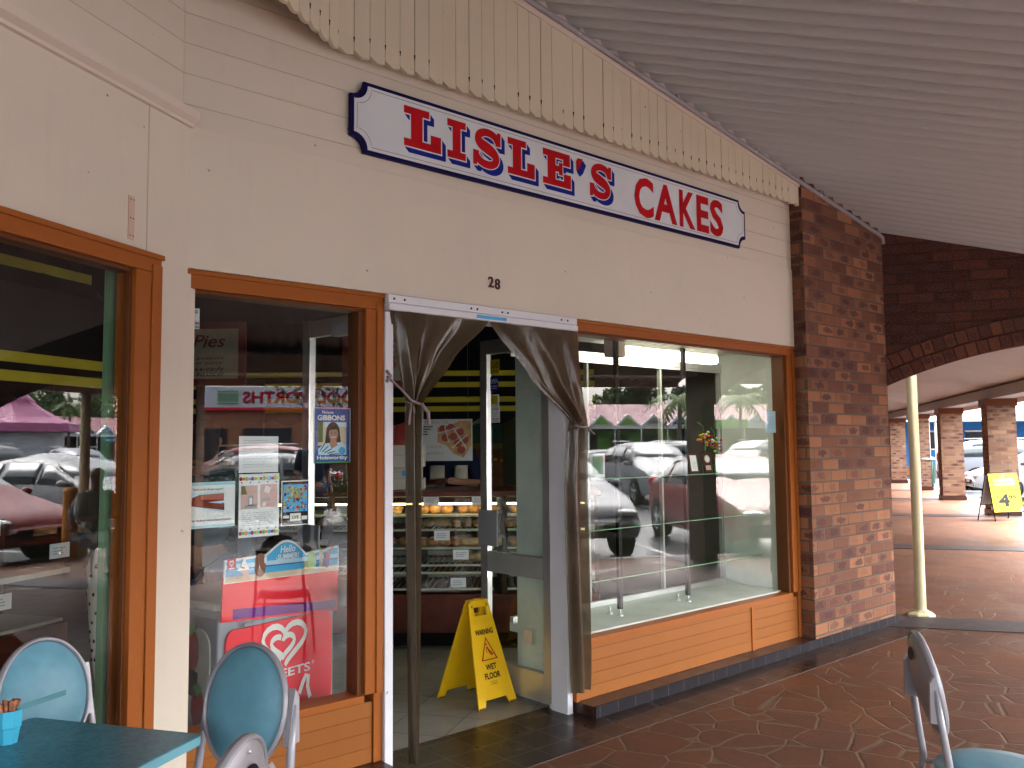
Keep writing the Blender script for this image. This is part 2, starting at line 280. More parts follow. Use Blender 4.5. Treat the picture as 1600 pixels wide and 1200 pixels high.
# ------------------------------------------------------------------ mesh builder
class MB:
    def __init__(s, mat='cream_panel'):
        s.v = []; s.f = []; s.fm = []; s.mats = []; s.uv = []; s.sm = []; s.use(mat)
    def use(s, mat):
        if mat not in s.mats: s.mats.append(mat)
        s.cur = s.mats.index(mat); return s
    def face(s, pts, uv=None, smooth=False):
        n = len(s.v); s.v += [Vector(p) for p in pts]; s.f.append(list(range(n, n + len(pts)))); s.fm.append(s.cur); s.uv.append(uv); s.sm.append(smooth)
    def addmesh(s, vs, fs, smooth=False, uvs=None, xf=None):
        n = len(s.v); s.v += [(xf @ Vector(p)) if xf else Vector(p) for p in vs]
        for i, f in enumerate(fs): s.f.append([n + k for k in f]); s.fm.append(s.cur); s.uv.append(uvs[i] if uvs else None); s.sm.append(smooth)
    def box(s, x0, x1, y0, y1, z0, z1, xf=None):
        x0, x1 = min(x0, x1), max(x0, x1); y0, y1 = min(y0, y1), max(y0, y1); z0, z1 = min(z0, z1), max(z0, z1)
        vs = [(x0, y0, z0), (x1, y0, z0), (x1, y1, z0), (x0, y1, z0), (x0, y0, z1), (x1, y0, z1), (x1, y1, z1), (x0, y1, z1)]
        s.addmesh(vs, [(0, 3, 2, 1), (4, 5, 6, 7), (0, 1, 5, 4), (1, 2, 6, 5), (2, 3, 7, 6), (3, 0, 4, 7)], xf=xf); return s
    def prism(s, poly, d0, d1, ax='y', xf=None, uvs=False):
        """polygon in two axes, thickness along the third; ax y: poly is (x, z)"""
        def P(a, b, d): return {'y': (a, d, b), 'x': (d, a, b), 'z': (a, b, d)}[ax]
        n = len(poly); vs = [P(a, b, d0) for a, b in poly] + [P(a, b, d1) for a, b in poly]
        fs = [list(range(n)), list(range(2 * n - 1, n - 1, -1))] + [(i, i + n, (i + 1) % n + n, (i + 1) % n) for i in range(n)]
        s.addmesh(vs, fs, xf=xf); return s
    def grid(s, fn, nu, nv, smooth=True, xf=None, closeu=False):
        vs = [fn(i / nu, j / nv) for j in range(nv + 1) for i in range(nu + (0 if closeu else 1))]
        w = nu if closeu else nu + 1
        fs = [(j * w + i, j * w + (i + 1) % w, (j + 1) * w + (i + 1) % w, (j + 1) * w + i) for j in range(nv) for i in range(nu)]
        s.addmesh(vs, fs, smooth, xf=xf); return s
    def tube(s, pts, r, n=8, xf=None, cap=True):
        pts = [Vector(p) for p in pts]; rs = r if isinstance(r, (list, tuple)) else [r] * len(pts); vs = []; up = None
        for i, p in enumerate(pts):
            a = pts[max(i - 1, 0)]; b = pts[min(i + 1, len(pts) - 1)]; t = (b - a).normalized()
            if up is None: up = t.orthogonal().normalized()
            up = (up - t * up.dot(t)).normalized(); q = t.cross(up)
            vs += [p + (up * math.cos(2 * math.pi * k / n) + q * math.sin(2 * math.pi * k / n)) * rs[i] for k in range(n)]
        fs = [(i * n + k, i * n + (k + 1) % n, (i + 1) * n + (k + 1) % n, (i + 1) * n + k) for i in range(len(pts) - 1) for k in range(n)]
        if cap: fs += [list(range(n))[::-1], list(range((len(pts) - 1) * n, len(pts) * n))]
        s.addmesh(vs, fs, True, xf=xf); return s
    def lathe(s, prof, n=16, xf=None, sx=1, sy=1):
        vs = [(r * math.cos(2 * math.pi * k / n) * sx, r * math.sin(2 * math.pi * k / n) * sy, z) for r, z in prof for k in range(n)]
        fs = [(i * n + k, i * n + (k + 1) % n, (i + 1) * n + (k + 1) % n, (i + 1) * n + k) for i in range(len(prof) - 1) for k in range(n)]
        s.addmesh(vs, fs, True, xf=xf); return s
    def ell(s, c, r, n=12, m=8, xf=None, p=1):
        def fn(a, b):
            th = 2 * math.pi * a; ph = math.pi * (b - .5)
            cc = abs(math.cos(ph)) ** p; sn = math.copysign(abs(math.sin(ph)) ** p, math.sin(ph))
            return (c[0] + r[0] * cc * math.cos(th), c[1] + r[1] * cc * math.sin(th), c[2] + r[2] * sn)
        return s.grid(fn, n, m, True, xf, True)
    def stroke(s, pts, w, y, closed=False, xf=None):
        """flat ribbon in the x,z plane at depth y"""
        n = len(pts); L = []; Rr = []
        for i in range(n):
            a = pts[(i - 1) % n] if closed else pts[max(i - 1, 0)]; b = pts[(i + 1) % n] if closed else pts[min(i + 1, n - 1)]
            dx, dz = b[0] - a[0], b[1] - a[1]; l = math.hypot(dx, dz) or 1; nx, nz = -dz / l, dx / l; ww = w[i] if isinstance(w, (list, tuple)) else w
            L.append((pts[i][0] + nx * ww / 2, y, pts[i][1] + nz * ww / 2)); Rr.append((pts[i][0] - nx * ww / 2, y, pts[i][1] - nz * ww / 2))
        m = n if closed else n - 1
        s.addmesh(L + Rr, [(i, (i + 1) % n, n + (i + 1) % n, n + i) for i in range(m)], xf=xf); return s
    def build(s, name, th=None, xf=None, bevel=0, smooth=None, solid=0):
        me = bpy.data.meshes.new(name)
        inv = th['_m'].inverted() if th else I4
        T = inv @ (xf or I4)
        me.from_pydata([tuple(T @ p) for p in s.v], [], s.f)
        for m in s.mats: me.materials.append(MATS[m])
        me.polygons.foreach_set('material_index', s.fm)
        me.polygons.foreach_set('use_smooth', [bool(x) if smooth is None else smooth for x in s.sm])
        uvl = me.uv_layers.new(name='UVMap'); data = []
        for f, uv in zip(s.f, s.uv):
            if uv: data += [c for q in uv for c in q]; continue
            ps = [s.v[i] for i in f]; nrm = Vector((0, 0, 0))
            for i in range(len(ps)): nrm += ps[i].cross(ps[(i + 1) % len(ps)])
            ax = max(range(3), key=lambda k: abs(nrm[k]))
            for p in ps: data += [p.y, p.z] if ax == 0 else ([p.x, p.z] if ax == 1 else [p.x, p.y])
        uvl.data.foreach_set('uv', data)
        me.validate(); me.update()
        o = bpy.data.objects.new(name, me); COL.objects.link(o)
        if th: o.parent = th['_o']
        if bevel:
            bm = o.modifiers.new('bevel', 'BEVEL'); bm.width = bevel; bm.segments = 2; bm.limit_method = 'ANGLE'
        if solid:
            sm = o.modifiers.new('solid', 'SOLIDIFY'); sm.thickness = solid; sm.offset = 0
        return o
def thing(name, label, cat, xf=I4, group=None):
    o = bpy.data.objects.new(name, None); COL.objects.link(o); o.matrix_world = xf; o.empty_display_size = .1
    o['label'] = label; o['category'] = cat
    if group: o['group'] = group
    return {'_m': xf.copy(), '_o': o}
def tag(o, label, cat, group=None):
    o['label'] = label; o['category'] = cat
    if group: o['group'] = group
    return o
def sub(o, th):   # a parent handle for sub-parts of part o
    return {'_m': th['_m'], '_o': o}
def structure(o): o['kind'] = 'structure'; return o
def copy_tree(o, parent=None):
    c = o.copy(); COL.objects.link(c)
    if parent: c.parent = parent
    for ch in list(o.children): copy_tree(ch, c)
    return c
_tc = {}
def text_geo(t, bold=0, shear=0):
    k = (t, bold, shear)
    if k in _tc: return _tc[k]
    cu = bpy.data.curves.new('t', 'FONT'); cu.body = t; cu.size = 1; cu.offset = bold; cu.shear = shear; cu.resolution_u = 3
    o = bpy.data.objects.new('t', cu); COL.objects.link(o); dg = bpy.context.evaluated_depsgraph_get(); dg.update()
    me = bpy.data.meshes.new_from_object(o.evaluated_get(dg))
    vs = [(v.co.x, v.co.y) for v in me.vertices]; fs = [list(p.vertices) for p in me.polygons]
    bpy.data.objects.remove(o); bpy.data.curves.remove(cu); bpy.data.meshes.remove(me)
    _tc[k] = (vs, fs); return _tc[k]
def put_text(mb, t, x0, x1, z0, z1, y, bold=0, shear=0, xf=None, keep=False, thick=0):
    """text fitted into the box x0..x1, z0..z1 of the plane y (faces -y)"""
    vs, fs = text_geo(t, bold, shear)
    if not vs: return
    ax, bx = min(v[0] for v in vs), max(v[0] for v in vs); az, bz = min(v[1] for v in vs), max(v[1] for v in vs)
    sx = (x1 - x0) / (bx - ax); sz = (z1 - z0) / max(bz - az, 1e-6)
    if keep: sx = min(sx, sz * 1.0); ox = (x0 + x1) / 2 - sx * (ax + bx) / 2
    else: ox = x0 - ax * sx
    mb.addmesh([(ox + v[0] * sx, y, z0 + (v[1] - az) * sz) for v in vs], [f if (x1 > x0) else f[::-1] for f in fs], xf=xf)
    if thick: mb.addmesh([(ox + v[0] * sx, y + thick, z0 + (v[1] - az) * sz) for v in vs], fs, xf=xf)
def arc(cx, cz, rx, rz, a0, a1, n=12): return [(cx + rx * math.cos(R(a0 + (a1 - a0) * i / n)), cz + rz * math.sin(R(a0 + (a1 - a0) * i / n))) for i in range(n + 1)]
def rr(x0, x1, z0, z1, r, n=4):
    return arc(x1 - r, z0 + r, r, r, -90, 0, n) + arc(x1 - r, z1 - r, r, r, 0, 90, n) + arc(x0 + r, z1 - r, r, r, 90, 180, n) + arc(x0 + r, z0 + r, r, r, 180, 270, n)
def flat(mb, poly, y, xf=None): mb.addmesh([(a, y, b) for a, b in poly], [list(range(len(poly)))], xf=xf)
def frect(mb, x0, x1, z0, z1, y, xf=None): flat(mb, [(x0, z0), (x1, z0), (x1, z1), (x0, z1)], y, xf)
def lines(mb, x0, x1, z0, z1, n, y, fill=.45, xf=None, seed=1):
    r_ = random.Random(seed); h = (z1 - z0) / n
    for i in range(n):
        x = x0; e = x1 - (x1 - x0) * (r_.random() * .35)
        while x < e:
            w = (x1 - x0) * (.03 + .09 * r_.random()); frect(mb, x, min(x + w, e), z1 - h * (i + .5) - h * fill / 2, z1 - h * (i + .5) + h * fill / 2, y, xf); x += w + (x1 - x0) * .02
# ================================================================== SETTING
def zs(x, y): return 3.8396 - .1622 * x + .1844 * y
m = MB('terracotta_paving'); m.face([G(-9, 5.1), G(46, 5.1), G(46, -2.7), G(-9, -2.7)]); structure(m.build('footpath'))
m = MB('kerb'); m.box(-9, 46, -5.25, -5.1, -.14, .004, GM); structure(m.build('kerb'))
m = MB('asphalt'); m.face([G(-320, 5.2, -.12), G(-320, 420, -.12), G(420, 420, -.12), G(420, 5.2, -.12)])
m.face([G(46, 5.2, -.12), G(420, 5.2, -.12), G(420, -200, -.12), G(46, -200, -.12)]); structure(m.build('ground'))
m = MB('line_white')
for k in range(-6, 16):
    for (a, c_) in ((5.4, 10.2), (15.5, 20.3), (20.4, 25.2), (30.4, 35.4)): m.box(k * 2.9 + 2.3, k * 2.9 + 2.4, -c_, -a, -.118, -.114, GM)
structure(m.build('parking_markings'))
m = MB('dark_tile'); m.box(.6, 7.33, 3.05, 3.345, -.02, .004); m.box(2.2, 3.6, 3.345, 3.66, -.02, .004); structure(m.build('tile_border'))
m = MB('band_tile')
for a, c_ in ((7.72, 8.2), (13.35, 13.85), (19.2, 19.7), (24.9, 25.4)): m.box(a, c_, -5.1, -.6 if a < 9 else 0, -.02, .0075, GM)
structure(m.build('paving_bands'))
m = MB('shop_floor_tile')
for q in ([(1.36, 3.56), (6.2, 3.56), (6.2, 14), (-9, 14), (-9, -2.2)],): m.face([(x, y, .002) for x, y in q], uv=[(x * G1[0] + y * G1[1], x * G2[0] + y * G2[1]) for x, y in q])
structure(m.build('shop_floor'))

# ---- plinth (low tiled step under the shopfront)
t = thing('tiled_step', 'low dark tiled step along the foot of the shopfront', 'step', XF((4.5, 3.4, 0)))
m = MB('plinth_tile'); m.box(3.565, 7.25, 3.318, 3.33, 0, .065); m.build('riser', t, bevel=.002); m = MB('plinth_tile'); m.box(1.34, 2.255, 3.318, 3.33, 0, .065); m.build('riser', t, bevel=.002)
m = MB('plinth_top_tile'); m.box(3.56, 5.94, 3.331, 3.5, .0, .0665); m.build('tread', t); m = MB('plinth_top_tile'); m.box(1.34, 2.258, 3.331, 3.5, .0, .0665); m.build('tread', t)

# ---- shopfront wall above the windows
t = thing('shopfront_wall', 'cream wall of panel and weatherboards above the cake shop windows', 'wall', XF((3.6, 3.43, 0)))
m = MB('cream_panel'); m.box(1.30, 6.02, 3.430, 3.52, 2.222, 2.812); m.build('lower_panel', t, bevel=.003)
m = MB('cream_boards'); m.box(1.30, 6.02, 3.436, 3.53, 2.8125, 5.2); m.build('weatherboards', t)
m = MB('cream_valance'); r_ = random.Random(3)
def valance(m, x0, n, xf, zt):
    for i in range(n):
        x = x0 + i * .085; z = 3.29 + r_.uniform(-.002, .002); dy = r_.uniform(-.002, .002)
        zz = zt(x)
        m.use('cream_valance'); m.prism([(x + .0015, z + .024), (x + .045, z), (x + .0835, z + .006), (x + .0835, zz), (x + .0015, zz)], 3.352 + dy, 3.372 + dy, 'y', xf)
        m.use('black_ink'); zz2 = z + .085 + r_.uniform(-.01, .01)
        if r_.random() < .85: m.prism([(x - .004, zz2 + .012), (x, zz2 - .012), (x + .004, zz2 + .012)], 3.349, 3.36, 'y', xf)
valance(m, 1.96, 47, None, lambda x: zs(x, 3.36) + .03)
VX = frame(G1, (-G1[1], G1[0]), (1.96 - G1[0] * 3.4 - .0, 3.36 - G1[1] * 3.4, 0)) @ Matrix.Translation((0, -3.36, 0))
valance(m, 0.0, 40, VX, lambda x: 4.6)
m.use('cream_valance'); m.box(1.96, 5.955, 3.374, 3.435, 3.40, 3.9); m.build('scalloped_valance', t)
m = MB('cream_trim'); m.prism([(1.7, zs(1.7, 3.35) - .085), (5.94, zs(5.94, 3.35) - .06), (5.94, zs(5.94, 3.35) + .04), (1.7, zs(1.7, 3.35) + .04)], 3.343, 3.3505, 'y'); m.build('cover_strip', t)
m = MB('wood_dark'); put_text(m, '2', 2.908, 2.945, 2.327, 2.385, 3.4265, .02); put_text(m, '8', 2.953, 2.99, 2.321, 2.379, 3.4265, .02)
o = m.build('house_number', t, solid=.004); o['label'] = 'brown number 28 over the door'
m = MB('pipe_grey'); P = [(x, 3.325, zs(x, 3.325) - .028) for x in (.6, 2.0, 3.4, 4.8, 6.2, 7.18)] + [(7.235, 3.322, zs(7.2, 3.33) - .045), (7.25, 3.322, zs(7.2, 3.33) - .10)]
m.tube(P, .017, 8)
o = tag(m.build('conduit_pipe'), 'grey conduit pipe running down the joint of the wall and the corrugated awning', 'pipe')
for x in (2.6, 3.5, 4.4, 5.3, 6.2): m2 = MB('alu'); m2.box(x, x + .02, 3.306, 3.34, zs(x, 3.325) - .04, zs(x, 3.325) - .004); c_ = m2.build('pipe_clip'); c_.parent = o

# ---- left wall, on the arcade grid
t = thing('side_wall', 'cream wall with a cornice around the left window', 'wall', XF(G(2, -2.2)))
UC, WW = 2.942, 2.22
m = MB('cream_panel'); m.box(-4, UC - .252, WW, WW + .1, 2.222, 2.80, GM); m.box(UC - .249, UC + .04, WW - .002, WW + .1, .0, 2.80, GM); m.box(-4, .35, WW, WW + .1, 0, 2.2215, GM); m.build('panel', t, bevel=.002)
m = MB('cream_boards'); m.box(-4, UC + .05, WW + .02, WW + .12, 2.862, 5.2, GM); m.build('weatherboards', t)
m = MB('cream_trim'); m.prism([(WW + .03, 2.795), (WW - .018, 2.797), (WW - .020, 2.81), (WW - .045, 2.825), (WW - .048, 2.855), (WW + .03, 2.863)], -4, UC - .005, 'x', GM); m.build('cornice', t)
m = MB('pale_strip'); m.box(UC - .352, UC - .322, WW - .004, WW + .01, 2.262, 2.425, GM); m.use('black_ink')
for a in (-.345, -.33):
    for z in (2.275, 2.34, 2.41): m.box(UC + a, UC + a + .004, WW - .0055, WW, z, z + .004, GM)
m.build('cover_plate', t)

# ---- windows
def window(name, label, x0, x1, z0, z1, y, gy, fl, fr, xf, base=True, ztop=2.2215, div=None):
    """timber shop window: x0..x1 outer, frame front at y, glass at gy"""
    t = thing(name, label, 'window', (xf or I4) @ XF(((x0 + x1) / 2, y, 0)))
    m = MB('orange_timber'); m.box(x0, x1, y, y + .09, z1, ztop, xf); m.box(x0, x0 + fl, y, y + .09, z0 - .0, z1 - .001, xf); m.box(x1 - fr, x1, y, y + .09, z0 - .0, z1 - .001, xf)
    m.box(x0 - .004, x1 + .004, y - .012, y - .0005, ztop - .022, ztop - .002, xf)
    if fl > .03: m.box(x0 + .006, x0 + fl * .45, y - .008, y - .0005, z0, z1 + .03, xf)
    m.box(x1 - fr * .42, x1 - .004, y - .008, y - .0005, z0, z1 + .03, xf)
    m.build('frame', t, bevel=.003)
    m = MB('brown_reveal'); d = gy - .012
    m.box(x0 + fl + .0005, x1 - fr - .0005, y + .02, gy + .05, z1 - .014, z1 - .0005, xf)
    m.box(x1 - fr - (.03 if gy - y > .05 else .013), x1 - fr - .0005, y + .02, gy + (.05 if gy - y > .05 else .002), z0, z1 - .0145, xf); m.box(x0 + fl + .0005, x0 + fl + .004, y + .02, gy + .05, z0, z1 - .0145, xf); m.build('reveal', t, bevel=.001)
    m = MB('orange_timber'); m.box(x0 + fl, x1 - fr, y + .005, gy + .06, z0 - .035, z0 - .001, xf); m.build('sill', t, bevel=.003)
    m = MB('window_glass'); m.face([((xf or I4) @ Vector(p)) for p in ((x0 + fl, gy, z0), (x1 - fr, gy, z0), (x1 - fr, gy, z1), (x0 + fl, gy, z1))])
    m.build('glass', t)
    if base:
        m = MB('orange_boards'); m.box(x0 + .02, x1 - .05, y + .012, y + .08, .067, z0 - .036, xf); m.use('orange_timber')
        m.box(x0, x0 + .02, y + .002, y + .08, .067, z0 - .0005, xf); m.box(x1 - .048, x1, y + .002, y + .08, .067, z0 - .0005, xf)
        if div: m.box(div - .016, div + .016, y + .004, y + .0125, .067, z0 - .037, xf)
        m.build('boarded_base', t, bevel=.002)
    return t
window('shop_window', 'orange framed window full of notices left of the shop door', 1.327, 2.266, .375, 2.143, 3.44, 3.505, .018, .095, None)
window('shop_window', 'orange framed display window with glass shelves right of the shop door', 3.545, 5.955, .40, 2.155, 3.44, 3.505, .052, .11, None, div=5.31)
window('shop_window', 'tall orange framed window behind the teal table', .35, UC - .205, .375, 2.155, 2.185, 2.222, .1, .135, GM, ztop=2.228)

# ---- brick pillar, arch, far arcade
m = MB('red_brick'); m.box(5.94, 7.24, 3.33, 3.9, .0, 3.62)
tag(m.build('brick_pillar', bevel=.004), 'broad pillar of flashed red brick right of the display window', 'pillar')
t = thing('arch_wall', 'dark brick wall with a wide flat arch over the walkway', 'wall', XF(G(8.08, 2.5)))
VC, RA, ZC = 2.623, 4.0, -1.675
ap = [(-(VC + RA * math.sin(a)), ZC + RA * math.cos(a)) for a in [(-1 + 2 * i / 28) * math.asin(1.646 / RA) for i in range(29)]]
poly = [(-.35, 0), (-.977, 0)] + ap + [(-4.269, 0), (-4.78, 0), (-4.78, 2.40), (-.35, 3.56)]
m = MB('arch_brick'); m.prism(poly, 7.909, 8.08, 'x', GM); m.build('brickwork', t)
m = MB('arch_ring_brick'); NS = 39; amax = math.asin(1.646 / RA)
for k, (r0, r1) in enumerate(((4.0, 4.112), (4.119, 4.231))):
    for i in range(NS):
        a0 = -amax + 2 * amax * i / NS; a1 = -amax + 2 * amax * (i + 1) / NS
        q = [(r0, a0), (r0, a1), (r1, a1), (r1, a0)]
        m.face([G(7.9 - .004 * k, VC + r * math.sin(a), ZC + r * math.cos(a)) for r, a in q], uv=[((r - r0) + k * .119 + .003, RA * a + k * .043) for r, a in q])
m.build('arch_ring', t)
for (u, lab) in ((1.35, 'brick pier at the walkway edge behind the camera'),):
    m = MB('pier_brick'); m.box(u, u + .55, -4.77, -4.25, 0, 2.6, GM); m.use('wood_dark'); m.box(u - .02, u + .57, -4.79, -4.23, 0, .12, GM)
    tag(m.build('brick_pier'), lab, 'pier', 'brick piers along the walkway')
for k, u in enumerate((14.6, 19.5, 24.5, 29.3, 34.2, 39.1)):
    t = thing('brick_pier', ['brick pier beside the pizza sign, out of the frame', 'brick pier just behind the yellow pizza sign', 'brick pier with a dark base in front of the silver car', 'narrow far brick pier behind the cream post', 'farthest brick pier seen, beside the far litter bin', 'brick pier at the far end of the walkway'][k], 'pier', XF(G(u, 4.5)), 'brick piers along the walkway')
    m = MB('pier_brick'); m.box(u, u + .52, -4.77, -4.25, .121, 2.35, GM); m.build('shaft', t)
    m = MB('wood_dark'); m.box(u - .02, u + .54, -4.79, -4.23, 0, .12, GM); m.build('base', t)
    m = MB('brown_reveal'); m.box(u - .03, u + .55, -4.8, -4.21, 2.2, 2.349, GM); m.build('capital', t)
t = thing('cream_post', 'slender cream post on a stepped flange beside the brick pillar', 'post', XF((7.70, 3.325, 0)))
m = MB('post_cream'); m.lathe([(.001, 3.3), (.043, 3.3), (.046, .06), (.052, .04)], 8, XF((7.70, 3.325, 0), .2)); m.build('shaft', t)
m = MB('post_cream'); m.lathe([(.001, .05), (.062, .05), (.07, .038), (.098, .03), (.115, .018), (.118, .004), (.118, 0)], 8, XF((7.70, 3.325, 0), .2)); m.build('flange', t, smooth=False)
for i, (u, v, r, h, lab) in enumerate(((10.15, 4.9, .07, 2.4, 'cream post at the kerb seen mirrored in the left window'),)):
    m = MB('post_cream'); m.lathe([(r, 0), (r, h)], 12, XF(G(u, v))); tag(m.build('cream_post'), lab, 'post')
m = MB('bollard_orange'); m.lathe([(.10, -.12), (.095, .9), (.085, .97), (.001, .98)], 14, XF(G(9.75, 4.75))); tag(m.build('bollard'), 'stout orange bollard at the kerb by the red car', 'bollard')

# ---- awning over the walkway
t = thing('awning', 'sloping corrugated awning over the walkway outside the shop', 'awning', XF(G(3, 4.9)))
PROF = [0, .0, .008, .034, .044, .044, .034, .008]; m = MB('soffit_paint'); PER = .127; nu = int(15.97 / PER * 8)
vs, uvs = [], []
for i in range(nu + 1):
    u = -8 + i * PER / 8; ph = (i % 8) / 8 * 2 * math.pi
    for v in (-6.3, 5.0):
        p = G(u, v); p.z = zs(p.x, p.y) + PROF[i % 8]; vs.append(p); uvs.append((u * 1.3, v * .25))
fs = [(2 * i, 2 * i + 1, 2 * i + 3, 2 * i + 2) for i in range(nu)]
m.addmesh(vs, fs, True, [[uvs[k] for k in f] for f in fs]); m.build('corrugated_sheet', t)
m = MB('cream_trim'); m.box(-8, 7.9, -5.06, -5.0, 2.25, 2.75, GM); m.build('fascia', t)
m = MB('cream_trim'); m.box(-8, 7.9, -4.7, -4.32, 2.352, 2.56, GM); m.build('beam', t)
t = thing('arcade_roof', 'flat painted ceiling and beam of the far arcade', 'roof', XF(G(20, 4.9)))
m = MB('ceiling_paint'); m.face([G(8.26, 5.0, 2.47), G(46, 5.0, 2.47), G(46, -.5, 3.57), G(8.26, -.5, 3.57)]); m.build('ceiling', t)
m = MB('ceiling_paint'); m.box(8.26, 46, -4.7, -4.32, 2.352, 2.56, GM); m.build('beam', t)
m = MB('cream_trim'); m.box(8.26, 46, -5.06, -5.0, 2.30, 2.7, GM); m.use('roof_maroon'); m.face([G(8.26, 5.1, 2.72), G(46, 5.1, 2.72), G(46, -3, 4.5), G(8.26, -3, 4.5)]); m.build('fascia', t)
m = MB('pier_brick'); m.box(8.26, 46, -.4, -.3, 0, 3.6, GM); tag(m.build('brick_wall'), 'long brick shop wall down the far arcade', 'wall')

# ================================================================== INTERIOR
t = thing('shop_room', 'dim shop interior walls and ceiling behind the glass', 'room', CM @ XF((0, 9.3, 0)))
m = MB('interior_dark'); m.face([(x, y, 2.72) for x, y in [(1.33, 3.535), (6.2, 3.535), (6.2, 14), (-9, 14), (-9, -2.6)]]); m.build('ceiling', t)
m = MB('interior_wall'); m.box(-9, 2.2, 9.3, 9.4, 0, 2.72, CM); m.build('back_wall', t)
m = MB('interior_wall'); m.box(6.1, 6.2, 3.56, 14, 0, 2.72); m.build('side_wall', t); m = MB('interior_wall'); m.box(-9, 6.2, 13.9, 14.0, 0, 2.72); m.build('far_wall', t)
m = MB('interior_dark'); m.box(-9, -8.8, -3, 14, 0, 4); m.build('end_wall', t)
m = MB('green_wall'); m.box(2.60, 2.93, 2.30, 2.325, 0, 2.70, GM); tag(m.build('green_column'), 'mint green painted column just inside the left window', 'column')

def fabric_awning(label, x0, x1, y, stripes, zb, xf, lobe=.32):
    t = thing('striped_awning', label, 'awning', xf @ XF(((x0 + x1) / 2, y, zb)), 'striped fabric awnings inside the shop')
    m = MB('black_fabric'); n = int((x1 - x0) / lobe * 8)
    top = 2.7
    bot = [(x0 + (x1 - x0) * i / n, zb - .07 * abs(math.sin(math.pi * i / 8))) for i in range(n + 1)]
    m.prism(bot + [(x1, stripes[1] - .12), (x0, stripes[1] - .12)], y, y + .01, 'y', xf)
    zmid = stripes[1] - .12
    m.grid(lambda a, b: (x0 + (x1 - x0) * a, y + .005 + .5 * b + .012 * math.sin(a * 60), zmid + (top - zmid) * b), 60, 4, True, xf)
    m.build('cloth', t)
    for k, z in enumerate(stripes):
        m = MB('yellow_fabric'); yy = y - .004 if z < zmid else y + .5 * (z - zmid) / (top - zmid) - .03
        m.box(x0, x1, yy, yy + .003, z - .024, z + .024, xf); m.build('stripe', t)
fabric_awning('black awning with yellow stripes over the cake counter', -3.3, .62, 7.9, [2.17, 2.06, 1.92, 1.835], 1.76, CM)
fabric_awning('black awning with yellow stripes inside the left window', 0, 3.60, 3.2, [2.36, 2.36, 1.91, 1.825], 1.75, GM, .5)

# ---- counter with shelves
t = thing('display_counter', 'long wooden bakery counter with lit glazed shelves', 'counter', CM @ XF((-.7, 6.5, 0)))
X0, X1 = -2.9, .52
m = MB('wood_red'); m.box(X0, X1, 6.5, 6.56, .12, .40, CM); m.box(X0, X1, 7.25, 7.3, .0, 1.15, CM); m.build('plinth', t, bevel=.004)
m = MB('interior_dark'); m.box(X0, X1, 6.62, 7.2, .0, .119, CM); m.build('kick_board', t)
m = MB('wood_dark')
for x in (X0, -2.15, -1.5, -.86, -.2, X1 - .03): m.box(x, x + .03, 6.52, 7.24, .401, 1.12, CM)
m.build('divider', t)
m = MB('wood_red'); m.box(X0 - .02, X1 + .02, 6.47, 7.3, 1.121, 1.16, CM); m.build('counter_top', t, bevel=.004)
SH = (.445, .565, .62, .745, .88, .985)
for k, z in enumerate(SH):
    m = MB('tray' if k in (0, 1, 2) else 'shelf_edge')
    for x in (X0 + .03, -2.12, -1.47, -.83, -.17):
        w_ = .57
        m.box(x + .01, x + w_, 6.51, 6.525, z - .016, z, CM)
        if k in (0, 1, 2, 4):
            for i in range(13): m.box(x + .02 + i * .042, x + .026 + i * .042, 6.53, 7.1, z - .006, z - .001, CM)
            m.box(x + .01, x + w_, 7.1, 7.115, z - .008, z + .03, CM)
        else: m.box(x + .01, x + w_, 6.53, 7.15, z - .012, z - .004, CM)
    m.build('shelf', t)
m = MB('case_light')
for x in (-2.1, -1.45, -.82, -.16): m.box(x, x + .58, 6.535, 6.555, 1.058, 1.070, CM)
m.build('strip_light', t)
m = MB('clear_glass'); m.face([CM @ Vector(p) for p in ((X0, 6.49, .42), (X1, 6.49, .42), (X1, 6.49, 1.115), (X0, 6.49, 1.115))]); m.build('front_glass', t)
# food on the shelves, every piece a thing
def bun_mesh(kind):
    m = MB('bread')
    if kind == 0: m.ell((0, 0, .028), (.065, .05, .032), 14, 8); m.use('icing'); m.ell((0, 0, .042), (.042, .034, .022), 10, 6)
    elif kind == 1: m.ell((0, 0, .035), (.05, .05, .04), 14, 8)
    elif kind == 2: m.use('bread_pale'); m.ell((0, 0, .03), (.10, .045, .035), 14, 8)
    else:
        m.use('bread_pale'); m.lathe([(.001, 0), (.035, 0), (.042, .035)], 12); m.use('bread'); m.ell((0, 0, .045), (.052, .052, .03), 14, 8)
    return m.build(['iced_bun', 'bread_roll', 'bread_loaf', 'cupcake'][kind])
protos = [bun_mesh(i) for i in range(4)]; usedp = set(); fr = random.Random(5); fc = [0, 0, 0, 0]
NMS = ['iced bun', 'bread roll', 'bread loaf', 'cupcake']
def food(kind, x, y, z, row, s=1):
    o = protos[kind]
    if kind in usedp: o = o.copy(); COL.objects.link(o)
    usedp.add(kind); o.matrix_world = CM @ XF((x, y, z), fr.uniform(-1, 1)) @ Matrix.Scale(s * fr.uniform(.9, 1.1), 4)
    tag(o, '%s among the %ss on the %s' % (NMS[kind], NMS[kind], row), NMS[kind].split()[-1], '%ss on the %s' % (NMS[kind], row))
for x in [-.80, -.72, -.63, -.55]: food(0, x, 6.62, .745, 'middle shelf left half')
for x in [-.52, -.43, -.35, -.27]: food(2, x, 6.60 + fr.uniform(0, .1), .745, 'middle shelf right half')
for x in [-.55, -.47, -.39, -.31]: food(3, x, 6.68, .88, 'upper shelf')
for x in [-.5, -.42, -.34, -.26, -.1, -.02, .08]: food(1, x, 6.7, .985, 'top shelf')
for x in [-.12, -.03, .07, .16]: food(1, x, 6.63, .745, 'middle shelf behind the door glass')
